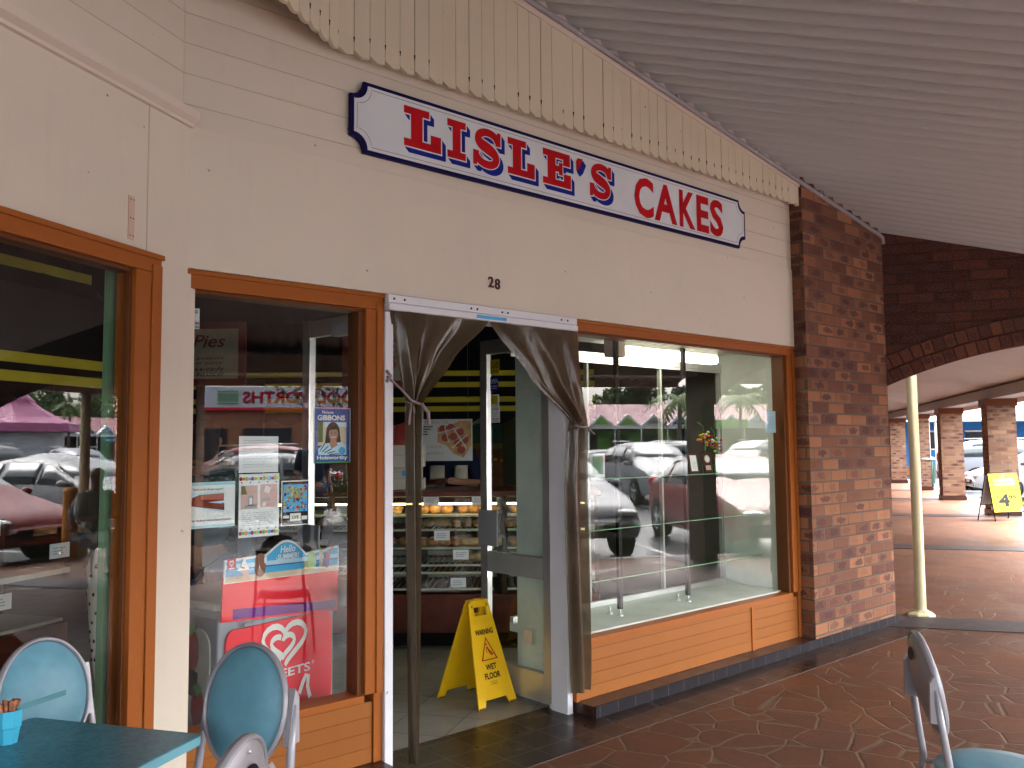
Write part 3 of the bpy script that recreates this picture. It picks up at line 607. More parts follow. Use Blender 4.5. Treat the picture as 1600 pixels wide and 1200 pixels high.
for x in [-1.4, -1.3, -1.2, -1.05, -.95]: food(1, x, 6.65, .565 if x < -1.15 else .745, 'left bay shelves')
for x in [-.80, -.71, -.62]: food(1, x, 6.66, .985, 'top shelf, left')
for x in [-.78, -.68, -.60]: food(2, x, 6.75, .88, 'upper shelf, left')
for x in [-.14, -.05, .05, .14, .23]: food(0, x, 6.66, .88, 'upper shelf behind the door glass')
for x in [-1.42, -1.33, -1.22, -1.11, -1.0]: food(3, x, 6.66, .985, 'top shelf of the left bay')
for x in [-2.05, -1.92, -1.8, -1.68, -1.58]: food(1, x, 6.66, .88, 'upper shelf of the far left bay')
for x in [-.50, -.40]: food(2, x, 6.72, .62, 'fourth shelf')
# price cards
pc = None; k = 0
for (x, z, txt) in ((-.70, .80, 'middle shelf'), (-.56, .66, 'fourth shelf'), (-.58, .455, 'lowest shelf'), (-1.42, .99, 'left bay, top shelf'), (-1.30, .80, 'left bay, middle shelf'), (-1.35, .62, 'left bay, lower shelf'), (-1.25, .47, 'left bay, lowest shelf'), (-.78, 1.06, 'strip light, left'), (-.42, 1.06, 'strip light, right'), (-.03, .95, 'shelf behind the door glass')):
    m = MB('paper'); w_, h_ = .115, .07
    m.box(x, x + w_, 6.478, 6.482, z, z + h_, CM); m.use('grey_ink'); lines(m, x + .02, x + w_ - .01, z + .015, z + h_ - .015, 3, 6.4775, .5, CM, k)
    tag(m.build('price_card'), 'small white price card on the ' + txt + ' of the counter', 'price card', 'price cards on the counter'); k += 1
# ---- mural
t = thing('mural', 'painted country landscape with fields and clouds on the back wall', 'mural', CM @ XF((.2, 9.28, 0)))
m = MB('mural_sky'); frect(m, -1.9, 2.4, .9, 2.1, 9.28, CM)
m.use('mural_cloud')
for (x, z, a, b_) in ((-.7, 1.78, .3, .07), (-.3, 1.82, .25, .09), (.15, 1.80, .28, .10), (.5, 1.84, .2, .08), (.9, 1.78, .3, .09), (1.4, 1.8, .3, .09), (-1.2, 1.8, .3, .08)):
    for i in range(4): flat(m, arc(x + (i - 1.5) * a * .45, z + .02 * (i % 2), a * .38, b_, 0, 360, 16)[:-1], 9.274 - i * .001 - abs(x) * .0004, CM)
m.use('mural_hill'); flat(m, [(-1.9, 1.3), (2.4, 1.3), (2.4, 1.66)] + [(2.4 - 4.3 * i / 20, 1.64 + .04 * math.sin(i * 1.1)) for i in range(1, 21)], 9.268, CM)
m.use('mural_gold'); flat(m, [(-1.9, 1.3), (2.4, 1.3), (2.4, 1.56), (.2, 1.53), (-1.9, 1.5)], 9.266, CM)
m.use('mural_field'); flat(m, [(-1.9, .9), (2.4, .9), (2.4, 1.50), (.5, 1.47), (-1.9, 1.44)], 9.264, CM)
m.use('wood_dark')
for (x, z) in ((.05, 1.13), (.62, 1.12), (.7, 1.14), (-.2, 1.08)): flat(m, [(x - .09, z - .08), (x + .1, z - .08), (x + .06, z + .05), (x + .02, z + .12), (x - .04, z + .11), (x - .07, z + .02)], 9.262, CM)
m.use('cloth_white'); m.stroke([(-.02, 1.17), (-.05, 1.12), (-.01, 1.06)], .025, 9.26, xf=CM); m.stroke([(.1, 1.2), (.16, 1.15)], .025, 9.26, xf=CM)
m.use('orange_ink')
for i in range(9): frect(m, -.5 + i * .07, -.47 + i * .07, 1.36 - i * .012, 1.385 - i * .012, 9.26, CM)
m.build('painting', t)
m = MB('wood_dark'); m.box(-1.92, 2.42, 9.24, 9.285, .86, .905, CM); m.build('ledge', t)
# ---- hot cross bun poster
t = thing('bun_poster', 'white poster of glazed hot cross buns hanging over the counter', 'poster', CM @ XF((-.7, 7.7, 1.36)))
m = MB('paper'); m.box(-1.02, -.49, 7.7, 7.704, 1.365, 1.735, CM); m.use('pink_ink')
put_text(m, 'HAPPY EASTER', -1.0, -.70, 1.695, 1.72, 7.698, xf=CM); put_text(m, 'BUNS HOME', -1.0, -.76, 1.48, 1.50, 7.698, xf=CM); put_text(m, 'BAKERY', -.93, -.74, 1.42, 1.445, 7.698, xf=CM)
m.use('black_ink'); lines(m, -1.0, -.83, 1.59, 1.68, 4, 7.698, .5, CM, 8)
m.use('bread_pale'); flat(m, [(-.80, 1.66), (-.66, 1.69), (-.60, 1.72), (-.50, 1.72), (-.50, 1.5), (-.57, 1.39), (-.66, 1.43), (-.72, 1.50), (-.80, 1.53)], 7.6975, CM)
for (x, z) in ((-.75, 1.65), (-.68, 1.66), (-.73, 1.57), (-.66, 1.58), (-.60, 1.62), (-.62, 1.52), (-.56, 1.55), (-.59, 1.46)):
    m.use('roof_red'); flat(m, arc(x, z, .036, .034, 0, 360, 14)[:-1], 7.697 - x * .0005 - .0008, CM)
m.use('paper')
for a, b_ in (((-.80, 1.61), (-.60, 1.66)), ((-.74, 1.69), (-.70, 1.53)), ((-.66, 1.66), (-.54, 1.47)), ((-.67, 1.48), (-.53, 1.60))): m.stroke([a, b_], .009, 7.6945, xf=CM)
m.build('sheet', t)
m = MB('string'); m.tube([(-.98, 7.702, 1.735), (-.98, 7.702, 2.7)], .0015, 4, CM); m.tube([(-.53, 7.702, 1.735), (-.53, 7.702, 2.7)], .0015, 4, CM); m.build('string', t)
# ---- framed menu boards
def menu(label, x0, x1, z0, z1, y, kind):
    t = thing('menu_board', label, 'menu board', CM @ XF(((x0 + x1) / 2, y, z0)))
    m = MB('deep_maroon'); m.box(x0 - .05, x1 + .05, y, y + .03, z0 - .05, z1 + .05, CM); m.build('frame', t, bevel=.004)
    m = MB('paper_cream'); m.box(x0, x1, y - .004, y - .001, z0, z1, CM)
    if kind == 0:
        m.use('deep_maroon'); put_text(m, 'Pies', x0 + .08, x1 - .09, z1 - .13, z1 - .04, y - .006, .01, .3, CM)
        m.use('grey_ink'); lines(m, x0 + .03, x1 - .1, z0 + .2, z1 - .15, 4, y - .006, .25, CM, 4); m.use('black_ink')
        for i, s_ in enumerate(('plain', 'or curry', 'with', 'sauce')): put_text(m, s_, x0 + .10, x1 - .10, z0 + .13 - i * .037, z0 + .155 - i * .037, y - .006, .005, .4, CM)
    else:
        m.use('deep_maroon')
        for i, s_ in enumerate(('COMPLETE MEAL', 'PASTY CAKES', 'DOUGH, PEACH', 'CHRISTMAS TART')): put_text(m, s_, x0 + .05, x1 - .05, z1 - .055 - i * .04, z1 - .035 - i * .04, y - .006, .01, .1, CM)
        m.use('orange_ink'); flat(m, arc(x0 + .2, z0 + .09, .055, .05, 0, 360, 16)[:-1], y - .006, CM); m.use('roof_red'); flat(m, arc(x0 + .28, z0 + .11, .05, .045, 0, 360, 16)[:-1], y - .0065, CM); m.use('green_ink'); flat(m, [(x0 + .12, z0 + .14), (x0 + .2, z0 + .15), (x0 + .16, z0 + .08)], y - .007, CM)
    m.build('sheet', t)
menu('cream menu board in a dark frame high at the left of the window', -2.42, -2.02, 1.98, 2.33, 6.0, 0)
menu('cream menu board with painted fruit behind the open door leaf', -1.24, -.84, 1.955, 2.28, 6.0, 1)
# ---- drinks fridge, boxes
t = thing('drinks_fridge', 'tall drinks fridge with a lit red and yellow header', 'fridge', CM @ XF((-1.1, 8.8, 0)))
m = MB('deep_maroon'); m.box(-1.42, -.86, 8.5, 9.1, 0, .12, CM); m.box(-1.42, -1.37, 8.5, 9.1, .12, 1.75, CM); m.box(-.91, -.86, 8.5, 9.1, .12, 1.75, CM); m.box(-1.42, -.86, 9.0, 9.1, .12, 1.75, CM); m.build('cabinet', t)
m = MB('lit_sign_red'); m.box(-1.42, -1.13, 8.49, 8.6, 1.751, 1.9, CM); m.use('lit_sign_yellow'); m.box(-1.129, -.86, 8.49, 8.6, 1.751, 1.9, CM); m.use('white_ink'); put_text(m, 'Cola', -1.39, -1.16, 1.78, 1.87, 8.488, .02, .2, CM); m.build('lit_header', t)
m = MB('lit_white')
for z in (.4, .75, 1.1, 1.45): m = MB('lit_white'); m.box(-1.36, -.92, 8.6, 8.95, z, z + .01, CM); m.build('shelf', t)
r_ = random.Random(2)
for i in range(4):
    m = MB('cloth_white'); m.box(-.17, .17, -.12, .12, 0, .085); m.use('sky_ink'); frect(m, .05, .15, .02, .06, -.1205)
    tag(m.build('white_box', xf=CM @ XF((-1.0 + r_.uniform(-.02, .02), 6.85, 1.162 + i * .087), r_.uniform(-.08, .08)), bevel=.003), ['lowest', 'second', 'third', 'topmost'][i] + ' white cardboard box of the stack on the counter end', 'box', 'white boxes stacked on the counter')

# ---- ice cream freezers
FB = XF((1.575, 3.60, 0), R(13.4))
FZ = FB @ Matrix.Translation((0, 0, .28)) @ Matrix.Diagonal((.548, 1, .80, 1)) @ Matrix.Translation((-3.80, -2.567, 0))
FS = FB @ frame((0, -1), (1, 0), (-.003, .63, 0))
t = thing('ice_cream_freezer', 'red fronted ice cream chest freezer with a beach header and strawberries on its side', 'freezer', FB)
w0 = 2.6
m = MB('freezer_grey'); m.prism(rr(3.80, 5.02, -.345, .64, .05), w0 + .01, w0 + .58, 'y', FZ); m.build('cabinet', t, bevel=.01)
m = MB('freezer_red'); m.prism(rr(3.86, 4.97, .0, .54, .07), w0 - .006, w0 + .009, 'y', FZ)
yy = w0 - .008; m.use('white_ink')
def heart(cx, cz, s, k=1.0, gap=0):
    P = []
    for i in range(33):
        tt = math.pi * 2 * i / 32
        P.append((cx + s * k * .0625 * 16 * math.sin(tt) ** 3 * .5, cz + s * .5 * (.8125 * math.cos(tt) - .3125 * math.cos(2 * tt) - .125 * math.cos(3 * tt) - .0625 * math.cos(4 * tt))))
    return P
H1 = heart(4.44, .415, .26, 1.75); H2 = heart(4.42, .400, .135, 1.8)
m.stroke(H1[1:15] , .034, yy, xf=FZ); m.stroke(H1[19:33], .034, yy, xf=FZ); m.stroke(H1[13:16], .03, yy - .0005, xf=FZ)
m.stroke(H2[0:30], .032, yy, xf=FZ)
put_text(m, 'STREETS', 4.12, 4.72, .215, .265, yy, .02, xf=FZ); m.stroke(arc(4.75, .26, .012, .009, 0, 360, 10), .003, yy, xf=FZ); put_text(m, 'R', 4.745, 4.755, .256, .264, yy, xf=FZ)
m.stroke([(4.60, .10), (4.64, .16), (4.67, .19), (4.70, .185), (4.69, .13), (4.72, .06)], .035, yy, xf=FZ); m.build('front_panel', t)
m = MB('freezer_red'); m.prism([(3.78, .60), (4.99, .535), (5.0, .79), (3.79, .83)][::1], w0 - .03, w0 - .02, 'y', FZ); m.use('purple_ink'); flat(m, [(3.88, .605), (4.98, .55), (4.98, .60), (3.88, .66)], w0 - .031, FZ); m.use('freezer_grey')
m.box(4.02, 4.42, w0 - .012, w0 - .009, .548, .568, FZ); m.box(4.52, 4.80, w0 - .012, w0 - .009, .548, .568, FZ); m.build('flap', t)
m = MB('white_ink'); top = [(5.0, .925), (4.62, .905)] + [(4.62 - .40 * i / 10, .905 + .075 * math.sin(math.pi * i / 10) ** 1.0 + .003 * i) for i in range(1, 10)] + [(4.20, .93), (3.80, .925)]
m.prism([(3.79, .80), (5.0, .775)] + top, w0 - .033, w0 - .025, 'y', FZ)
yb = w0 - .0335
m.use('sky_ink'); tp = [(x, z - .012) for x, z in top]; tp[0] = (4.99, tp[0][1]); tp[-1] = (3.805, tp[-1][1]); flat(m, [(3.805, .805), (4.99, .78)] + tp, yb, FZ)
m.use('pale_sky_ink'); flat(m, [(3.805, .875), (4.99, .85), (4.99, .875), (3.805, .90)], yb - .0004, FZ)
m.use('royal_blue'); flat(m, [(3.805, .868), (4.99, .845), (4.99, .851), (3.805, .876)], yb - .0008, FZ)
m.use('sand_ink'); flat(m, [(3.805, .805), (4.99, .78), (4.99, .81), (4.4, .822), (3.805, .835)], yb - .0012, FZ)
ys = yb - .0018
m.use('white_ink'); put_text(m, 'Hello', 4.34, 4.50, .925, .965, ys, .02, .15, FZ); put_text(m, 'SUMMER!', 4.31, 4.54, .888, .918, ys, .02, .1, FZ); m.stroke([(4.30, .905), (4.30, .87), (4.33, .868)], .004, ys, xf=FZ); m.stroke([(4.50, .975), (4.54, .97), (4.54, .945)], .004, ys, xf=FZ)
m.use('red_ink'); frect(m, 3.815, 3.90, .87, .93, ys, FZ); m.use('white_ink'); m.stroke(heart(3.857, .905, .034)[1:32], .005, ys - .0004, xf=FZ); m.stroke([(3.83, .878), (3.885, .878)], .005, ys - .0004, xf=FZ)
m.use('white_ink'); flat(m, [(3.98, .925), (3.91, .86), (4.03, .86)], ys, FZ); m.use('pink_ink'); flat(m, [(3.93, .86), (4.02, .86), (4.03, .80)], ys - .0004, FZ); m.use('choc'); m.stroke([(3.96, .92), (3.94, .88), (3.98, .87)], .008, ys - .0005, xf=FZ)
m.use('choc'); m.prism(rr(4.08, 4.19, .81, .94, .05), ys - .001, ys, 'y', FZ); m.use('white_ink'); flat(m, arc(4.185, .90, .015, .022, 0, 360, 12)[:-1], ys - .0015, FZ)
m.use('lime_ink'); m.prism(rr(4.63, 4.73, .805, .91, .045), ys - .001, ys, 'y', FZ); m.use('yellow_ink'); m.prism(rr(4.60, 4.645, .80, .86, .012), ys - .0016, ys - .0011, 'y', FZ)
m.use('sand_ink'); frect(m, 4.765, 4.80, .795, .92, ys - .002, FZ)
m.use('purple_ink'); m.prism(rr(4.82, 4.885, .80, .90, .03), ys - .001, ys, 'y', FZ); m.use('red_ink'); flat(m, arc(4.865, .875, .025, .025, 0, 360, 12)[:-1], ys - .0015, FZ); m.use('orange_ink'); m.stroke([(4.89, .90), (4.93, .918)], .012, ys - .0015, xf=FZ)
m.use('grey_ink'); put_text(m, 'Cornetto', 3.83, 3.96, .818, .85, ys - .001, .01, .3, FZ)
m.build('header_sign', t)
for bx, bz in ((3.95, .59), (4.86, .555)): m = MB('lamp_clear'); m.ell((bx, w0 - .014, bz), (.009, .006, .009), 8, 6, FZ); m.build('button', t)
m = MB('case_white'); m.box(3.80, 5.0, w0 + .03, w0 + .56, .645, .69, FZ); m.build('lid', t, bevel=.01)
m = MB('case_white'); m.prism(rr(-.05, .545, .06, .72, .08), -.006, .0, 'y', FS)
for (x, z, s_) in ((.42, .62, 1), (.22, .60, .9), (.47, .38, .9), (.30, .33, .8), (.12, .42, .8)):
    m.use('red_ink'); flat(m, [(x + .052 * s_ * math.sin(a), z + .085 * s_ * math.cos(a) + (.012 if math.cos(a) > 0 else -.01)) for a in [i * math.pi / 9 for i in range(18)]][::-1], -.0075, FS)
    m.use('green_ink'); flat(m, [(x - .04 * s_, z + .10 * s_), (x, z + .06 * s_), (x + .04 * s_, z + .10 * s_), (x, z + .12 * s_)], -.0085, FS)
m.use('wood_dark'); flat(m, [(.36, .44), (.46, .42), (.47, .53), (.38, .55)], -.008, FS); m.build('side_print', t)
# ================================================================== SHOP SIGN
t = thing('shop_sign', 'long white shop sign reading LISLE\'S CAKES in red with a navy border', 'sign', XF((3.68, 3.42, 3.04)))
SX0, SX1, SZ0, SZ1 = 2.062, 5.29, 2.868, 3.212
def notched(g, r):   # outline inset by g with scooped corners of radius r
    x0, x1, z0, z1 = SX0 + g, SX1 - g, SZ0 + g, SZ1 - g
    return arc(x0, z0, r, r, 90, 0, 8) + arc(x1, z0, r, r, 180, 90, 8) + arc(x1, z1, r, r, 270, 180, 8) + arc(x0, z1, r, r, 0, -90, 8)
m = MB('navy_ink'); m.prism(notched(0, .072), 3.408, 3.428, 'y'); m.build('border', t, bevel=.002)
m = MB('sign_white'); m.prism(notched(.019, .074), 3.4055, 3.4085, 'y'); m.build('board', t)
m = MB('deep_maroon'); m.stroke(notched(.034, .078), .0022, 3.4045, True); m.build('pinstripe', t)
def glyph(ch):   # slab letters in a unit box, as polygons
    if ch == 'L': return [[(0, 0), (.93, 0), (.93, .42), (.66, .42), (.66, .19), (.46, .19), (.46, .81), (.63, .81), (.63, 1), (0, 1), (0, .81), (.17, .81), (.17, .19), (0, .19)]]
    if ch == 'I': return [[(0, 0), (1, 0), (1, .19), (.72, .19), (.72, .81), (1, .81), (1, 1), (0, 1), (0, .81), (.28, .81), (.28, .19), (0, .19)]]
    if ch == 'E': return [[(0, 0), (1, 0), (1, .40), (.74, .40), (.74, .19), (.45, .19), (.45, .42), (.56, .42), (.56, .34), (.70, .34), (.70, .70), (.56, .70), (.56, .60), (.45, .60), (.45, .81), (.72, .81), (.72, .64), (.97, .64), (.97, 1), (0, 1), (0, .81), (.16, .81), (.16, .19), (0, .19)]]
    if ch == "'": return [[(.15, .60), (.95, 1), (.35, 1), (.15, .9)], [(.15, .60), (.55, .72), (.95, 1)]]
    return []
def s_stroke(x0, x1, z0, z1, wv):
    w_ = x1 - x0; h = z1 - z0
    c = [(.90, .73), (.80, .84), (.62, .905), (.42, .905), (.24, .83), (.19, .70), (.28, .59), (.50, .51), (.70, .43), (.82, .32), (.80, .18), (.64, .095), (.42, .092), (.22, .16), (.10, .28)]
    P = []
    for i in range(len(c) - 1):
        p0 = c[max(i - 1, 0)]; p1 = c[i]; p2 = c[i + 1]; p3 = c[min(i + 2, len(c) - 1)]
        for k in range(4):
            s = k / 4; P.append(tuple(.5 * ((2 * p1[j]) + (-p0[j] + p2[j]) * s + (2 * p0[j] - 5 * p1[j] + 4 * p2[j] - p3[j]) * s * s + (-p0[j] + 3 * p1[j] - 3 * p2[j] + p3[j]) * s ** 3) for j in (0, 1)))
    P.append(c[-1]); n = len(P)
    pts = [(x0 + a * w_, z0 + b_ * h) for a, b_ in P]
    ws = [wv * (.75 + .55 * math.exp(-((i / (n - 1) - .5) / .16) ** 2) + .1 * math.cos(i / (n - 1) * 2 * math.pi)) for i in range(n)]
    return pts, ws
LT = [('L', 2.357, 2.60), ('I', 2.622, 2.742), ('S', 2.79, 2.98), ('L', 3.03, 3.245), ('E', 3.292, 3.515), ("'", 3.548, 3.62), ('S', 3.672, 3.862)]
def word(m, dx, dz, y, grow=0):
    for ch, a, b_ in LT:
        z0, z1 = 2.957, 3.157
        if ch == 'S':
            pts, ws = s_stroke(a, b_, z0 - .004, z1 + .004, .052 + 2 * grow)
            m.stroke([(p[0] + dx, p[1] + dz) for p in pts], ws, y)
            g = grow; w_ = b_ - a
            flat(m, [(a + w_ * .80 - g + dx, z1 - .075 - g + dz), (b_ + g + dx, z1 - .075 - g + dz), (b_ + g + dx, z1 + g + dz), (b_ - .025 - g + dx, z1 + g + dz)], y - .0001)
            flat(m, [(a - g + dx, z0 - g + dz), (a + .025 + g + dx, z0 - g + dz), (a + w_ * .22 + g + dx, z0 + .078 + g + dz), (a - g + dx, z0 + .078 + g + dz)], y - .0001)
            continue
        for k, pl in enumerate(glyph(ch)):
            pl = [(a + p[0] * (b_ - a), z0 + p[1] * (z1 - z0)) for p in pl]
            if grow and ch != "'":
                n = len(pl); q = []
                for i in range(n):
                    p0, p1, p2 = pl[i - 1], pl[i], pl[(i + 1) % n]
                    e1 = (p1[0] - p0[0], p1[1] - p0[1]); e2 = (p2[0] - p1[0], p2[1] - p1[1])
                    l1 = math.hypot(*e1); l2 = math.hypot(*e2); n1 = (e1[1] / l1, -e1[0] / l1); n2 = (e2[1] / l2, -e2[0] / l2)
                    d = 1 + n1[0] * n2[0] + n1[1] * n2[1]; d = max(d, .5)
                    q.append((p1[0] + (n1[0] + n2[0]) / d * grow, p1[1] + (n1[1] + n2[1]) / d * grow))
                pl = q
            flat(m, [(p[0] + dx, p[1] + dz) for p in pl], y - k * .0001)
m = MB('blue_ink')
for k in range(7): word(m, .008 + k * .0035, -.009 - k * .0035, 3.4044 - k * .00008, .001)
m.use('sign_white'); word(m, 0, 0, 3.4034, .0065)
m.use('red_ink'); word(m, 0, 0, 3.4028)
o = m.build('lettering', t); o['label'] = 'red slab lettering LISLE\'S with a blue drop shadow'
m = MB('red_ink')
vsx = [('C', 4.075, 4.262), ('A', 4.268, 4.50), ('K', 4.525, 4.695), ('E', 4.712, 4.848), ('S', 4.862, 5.015)]
for ch, a, b_ in vsx: put_text(m, ch, a, b_, 2.912 - (.004 if ch in 'CS' else 0), 3.158 + (.004 if ch in 'CS' else 0), 3.4035, .035)
o = m.build('lettering', t); o['label'] = 'red bold lettering CAKES'

# ================================================================== DOOR
t = thing('door_frame', 'pale painted door frame of the open shop doorway', 'door frame', XF((2.9, 3.5, 0)))
m = MB('aluminium_paint'); m.box(2.267, 2.312, 3.425, 3.53, 0, 2.138); m.box(3.502, 3.544, 3.47, 3.60, 0, 2.138); m.box(3.515, 3.542, 3.601, 3.63, 0, 2.138); m.box(2.313, 3.501, 3.45, 3.56, 2.142, 2.20); m.build('jambs', t, bevel=.003)
t = thing('curtain_track', 'grey curtain rail screwed over the doorway with a blue sticker', 'curtain rail', XF((2.9, 3.41, 2.17)))
m = MB('aluminium_paint'); m.box(2.268, 3.546, 3.40, 3.4345, 2.178, 2.216); m.box(2.268, 3.546, 3.392, 3.4345, 2.142, 2.172); m.box(2.268, 3.546, 3.405, 3.4345, 2.1725, 2.1775); m.build('rail', t, bevel=.002)
for x in (2.30, 2.36, 2.77, 2.81, 2.98, 3.02, 3.42, 3.47): m = MB('black_ink'); m.lathe([(.006, 0), (.005, .003), (.001, .003)], 8, XF((x, 3.40, 2.197), 0, I4, R(90))); m.build('screw', t)
m = MB('sky_ink'); m.box(2.80, 3.0, 3.389, 3.3915, 2.15, 2.166); m.build('sticker', t)

def leaf(name, label, xf, closer, flip=1):
    """door leaf .62 wide, local x from its free edge (0) to the hinge (.62), facing -y"""
    L = .62; t = thing(name, label, 'door', xf @ XF((L, 0, 0)))
    m = MB('alu_dull' if not closer else 'alu_dull'); m.use('alu'); 
    m.box(0, .062, -.02, .02, .03, 2.16, xf); m.box(L - .062, L, -.02, .02, .03, 2.16, xf)
    m.box(.0625, L - .0625, -.02, .02, 2.07, 2.159, xf); m.box(.0625, L - .0625, -.02, .02, .03, .19, xf); m.build('frame', t, bevel=.003)
    m = MB('alu_dull'); m.box(.0625, L - .0625, -.018, .018, .72, .845, xf); m.build('mid_rail', t, bevel=.003)
    m = MB('clear_glass'); m.face([xf @ Vector(p) for p in ((.06, 0, .19), (L - .06, 0, .19), (L - .06, 0, .72), (.06, 0, .72))]); m.face([xf @ Vector(p) for p in ((.06, 0, .845), (L - .06, 0, .845), (L - .06, 0, 2.07), (.06, 0, 2.07))]); m.build('glass', t)
    m = MB('paint_white'); m.box(-.01, .17, -.034, -.022, .88, 1.10, xf); m.build('push_plate', t, bevel=.004)
    m = MB('alu')
    for z in (.22, .94, 1.9):
        m.lathe([(.012, -.06), (.012, .06)], 8, xf @ XF((L + .018, -.0, z))); m.box(L - .03, L + .03, -.0245, -.0205, z - .055, z + .055, xf)
    m.build('hinge', t)
    if closer: m = MB('freezer_grey'); m.box(L - .30, L - .04, -.075, -.022, 2.05, 2.12, xf); m.build('closer', t, bevel=.006)
    else:
        m = MB('sand_ink'); m.box(.40, .46, -.03, -.0205, .34, .42, xf); m.build('lock', t)
    m = MB('mirror_metal'); m.box(-.0035, -.0005, -.018, .018, .04, 2.15, xf); m.box(.0622, .0665, -.022, -.0195, .2, 2.06, xf); m.build('edge_strip', t)
    return t
XR = frame((0, -1), (1, 0), (3.527, 4.222, 0)); leaf('glass_door', 'right leaf of the open glass door, with stickers on its free edge', XR, False)
_a = Vector((.07, -.615)).normalized(); XL = frame((_a.x, _a.y), (-_a.y, _a.x), (2.238, 4.14, 0)); leaf('glass_door', 'left leaf of the open glass door, seen through the poster window', XL, True)
# stickers on the right leaf
def sheet(name, label, cat, mb, xf=None, group=None): return tag(mb.build(name, xf=xf), label, cat, group)
m = MB('yellow_ink'); m.box(.085, .17, -.006, -.004, 1.945, 2.035); m.use('black_ink'); put_text(m, 'GLASS', .09, .165, 1.98, 2.018, -.0065, .01); put_text(m, 'DOOR', .095, .16, 1.953, 1.968, -.0065, .01)
sheet('sticker', 'yellow GLASS sticker at the top of the door glass', 'sticker', m, XR)
m = MB('blue_ink'); m.box(.085, .16, -.006, -.004, 1.84, 1.925); m.use('pale_sky_ink'); put_text(m, 'OPEN', .09, .155, 1.885, 1.912, -.0065); m.use('grey_ink'); lines(m, .09, .155, 1.848, 1.875, 2, -.0065)
sheet('sticker', 'dark blue sticker under the yellow GLASS one', 'sticker', m, XR)
m = MB('paper'); m.box(.09, .165, -.006, -.004, 1.745, 1.815); m.use('yellow_ink'); frect(m, .10, .155, 1.752, 1.808, -.0065); m.use('black_ink'); frect(m, .097, .102, 1.76, 1.80, -.007)
sheet('sticker', 'white sticker with a yellow figure on the door glass', 'sticker', m, XR)
m = MB('paper'); m.box(.09, .17, -.0055, -.004, 1.64, 1.742); m.use('navy_ink'); put_text(m, 'ACE GLASS', .098, .162, 1.718, 1.732, -.0065, .01); m.use('grey_ink'); lines(m, .1, .165, 1.675, 1.71, 4, -.0065, .3); m.use('navy_ink'); put_text(m, '9786 5288', .098, .165, 1.658, 1.669, -.0065, .01); put_text(m, '0403 779 266', .095, .165, 1.645, 1.654, -.0065, .01)
sheet('sticker', 'white sticker with blue phone numbers, lowest on the door glass', 'sticker', m, XR)

# ================================================================== DOOR CURTAIN
def lerp_tab(tab, z):
    for (z0, a0, b0), (z1, a1, b1) in zip(tab, tab[1:]):
        if z0 >= z >= z1:
            s = (z0 - z) / (z0 - z1); s = s * s * (3 - 2 * s) * .35 + s * .65; return a0 + (a1 - a0) * s, b0 + (b1 - b0) * s
    return tab[-1][1:]
def curtain(label, tab, folds, seed, side):
    t = thing('door_curtain', label, 'curtain', XF((tab[0][1], 3.41, 0)), 'brown plastic curtains of the doorway')
    r_ = random.Random(seed); ph = [r_.uniform(0, 6.28) for _ in range(6)]
    zt, zb = tab[0][0], tab[-1][0]; ztie = tab[3][0]
    def fn(a, b_):
        z = zt + (zb - zt) * b_; x0, x1 = lerp_tab(tab, z)
        gather = max(0, min(1, (zt - z) / (zt - ztie)))
        amp = .010 + .022 * gather if z > ztie else .018
        fold = math.sin(a * folds * 6.283 + ph[0] + .6 * math.sin(z * 3)) * .65 + math.sin(a * folds * 2.3 * 6.283 + ph[1] + z * 4) * .16 * (.4 + gather) + math.sin(a * folds * .45 * 6.283 + ph[2]) * .5
        y = 3.412 + amp * fold
        if z <= ztie: y = 3.412 + .024 * math.sin(a * 9.4 + z * 1.2)
        return (x0 + (x1 - x0) * a, y, z)
    m = MB('curtain_plastic'); m.grid(fn, 110, 90, True); m.build('sheet', t)
    return t
tc = curtain('left brown plastic door curtain gathered to a thin tied tail', [(2.155, 2.29, 2.895), (2.136, 2.29, 2.885), (1.93, 2.335, 2.65), (1.70, 2.388, 2.452), (1.66, 2.384, 2.462), (1.43, 2.388, 2.45), (.10, 2.398, 2.448), (.02, 2.40, 2.45)], 2.6, 3, 0)
m = MB('string'); m.tube([(2.275, 3.425, 1.83), (2.33, 3.39, 1.77), (2.385, 3.38, 1.715), (2.43, 3.378, 1.70), (2.465, 3.40, 1.705), (2.44, 3.43, 1.71), (2.39, 3.43, 1.71), (2.388, 3.385, 1.70), (2.37, 3.37, 1.65), (2.36, 3.365, 1.60)], .0055, 6)
m.tube([(2.44, 3.375, 1.70), (2.475, 3.37, 1.66), (2.48, 3.37, 1.60)], .009, 6); m.tube([(2.27, 3.42, 1.855), (2.285, 3.405, 1.83), (2.27, 3.42, 1.80)], .008, 6); m.build('tie', tc)
tc = curtain('right brown plastic door curtain swept to the jamb and hanging down in front of it', [(2.155, 2.90, 3.552), (2.137, 2.905, 3.552), (1.86, 3.19, 3.575), (1.62, 3.505, 3.612), (1.58, 3.492, 3.612), (1.26, 3.462, 3.60), (.25, 3.47, 3.63), (.13, 3.475, 3.625)], 2.4, 11, 1)
m = MB('string'); m.tube([(3.50, 3.385, 1.605), (3.56, 3.375, 1.598), (3.615, 3.39, 1.60), (3.64, 3.41, 1.575)], .006, 6); m.tube([(3.61, 3.385, 1.60), (3.635, 3.38, 1.57), (3.66, 3.385, 1.56)], .004, 6); m.build('tie', tc)

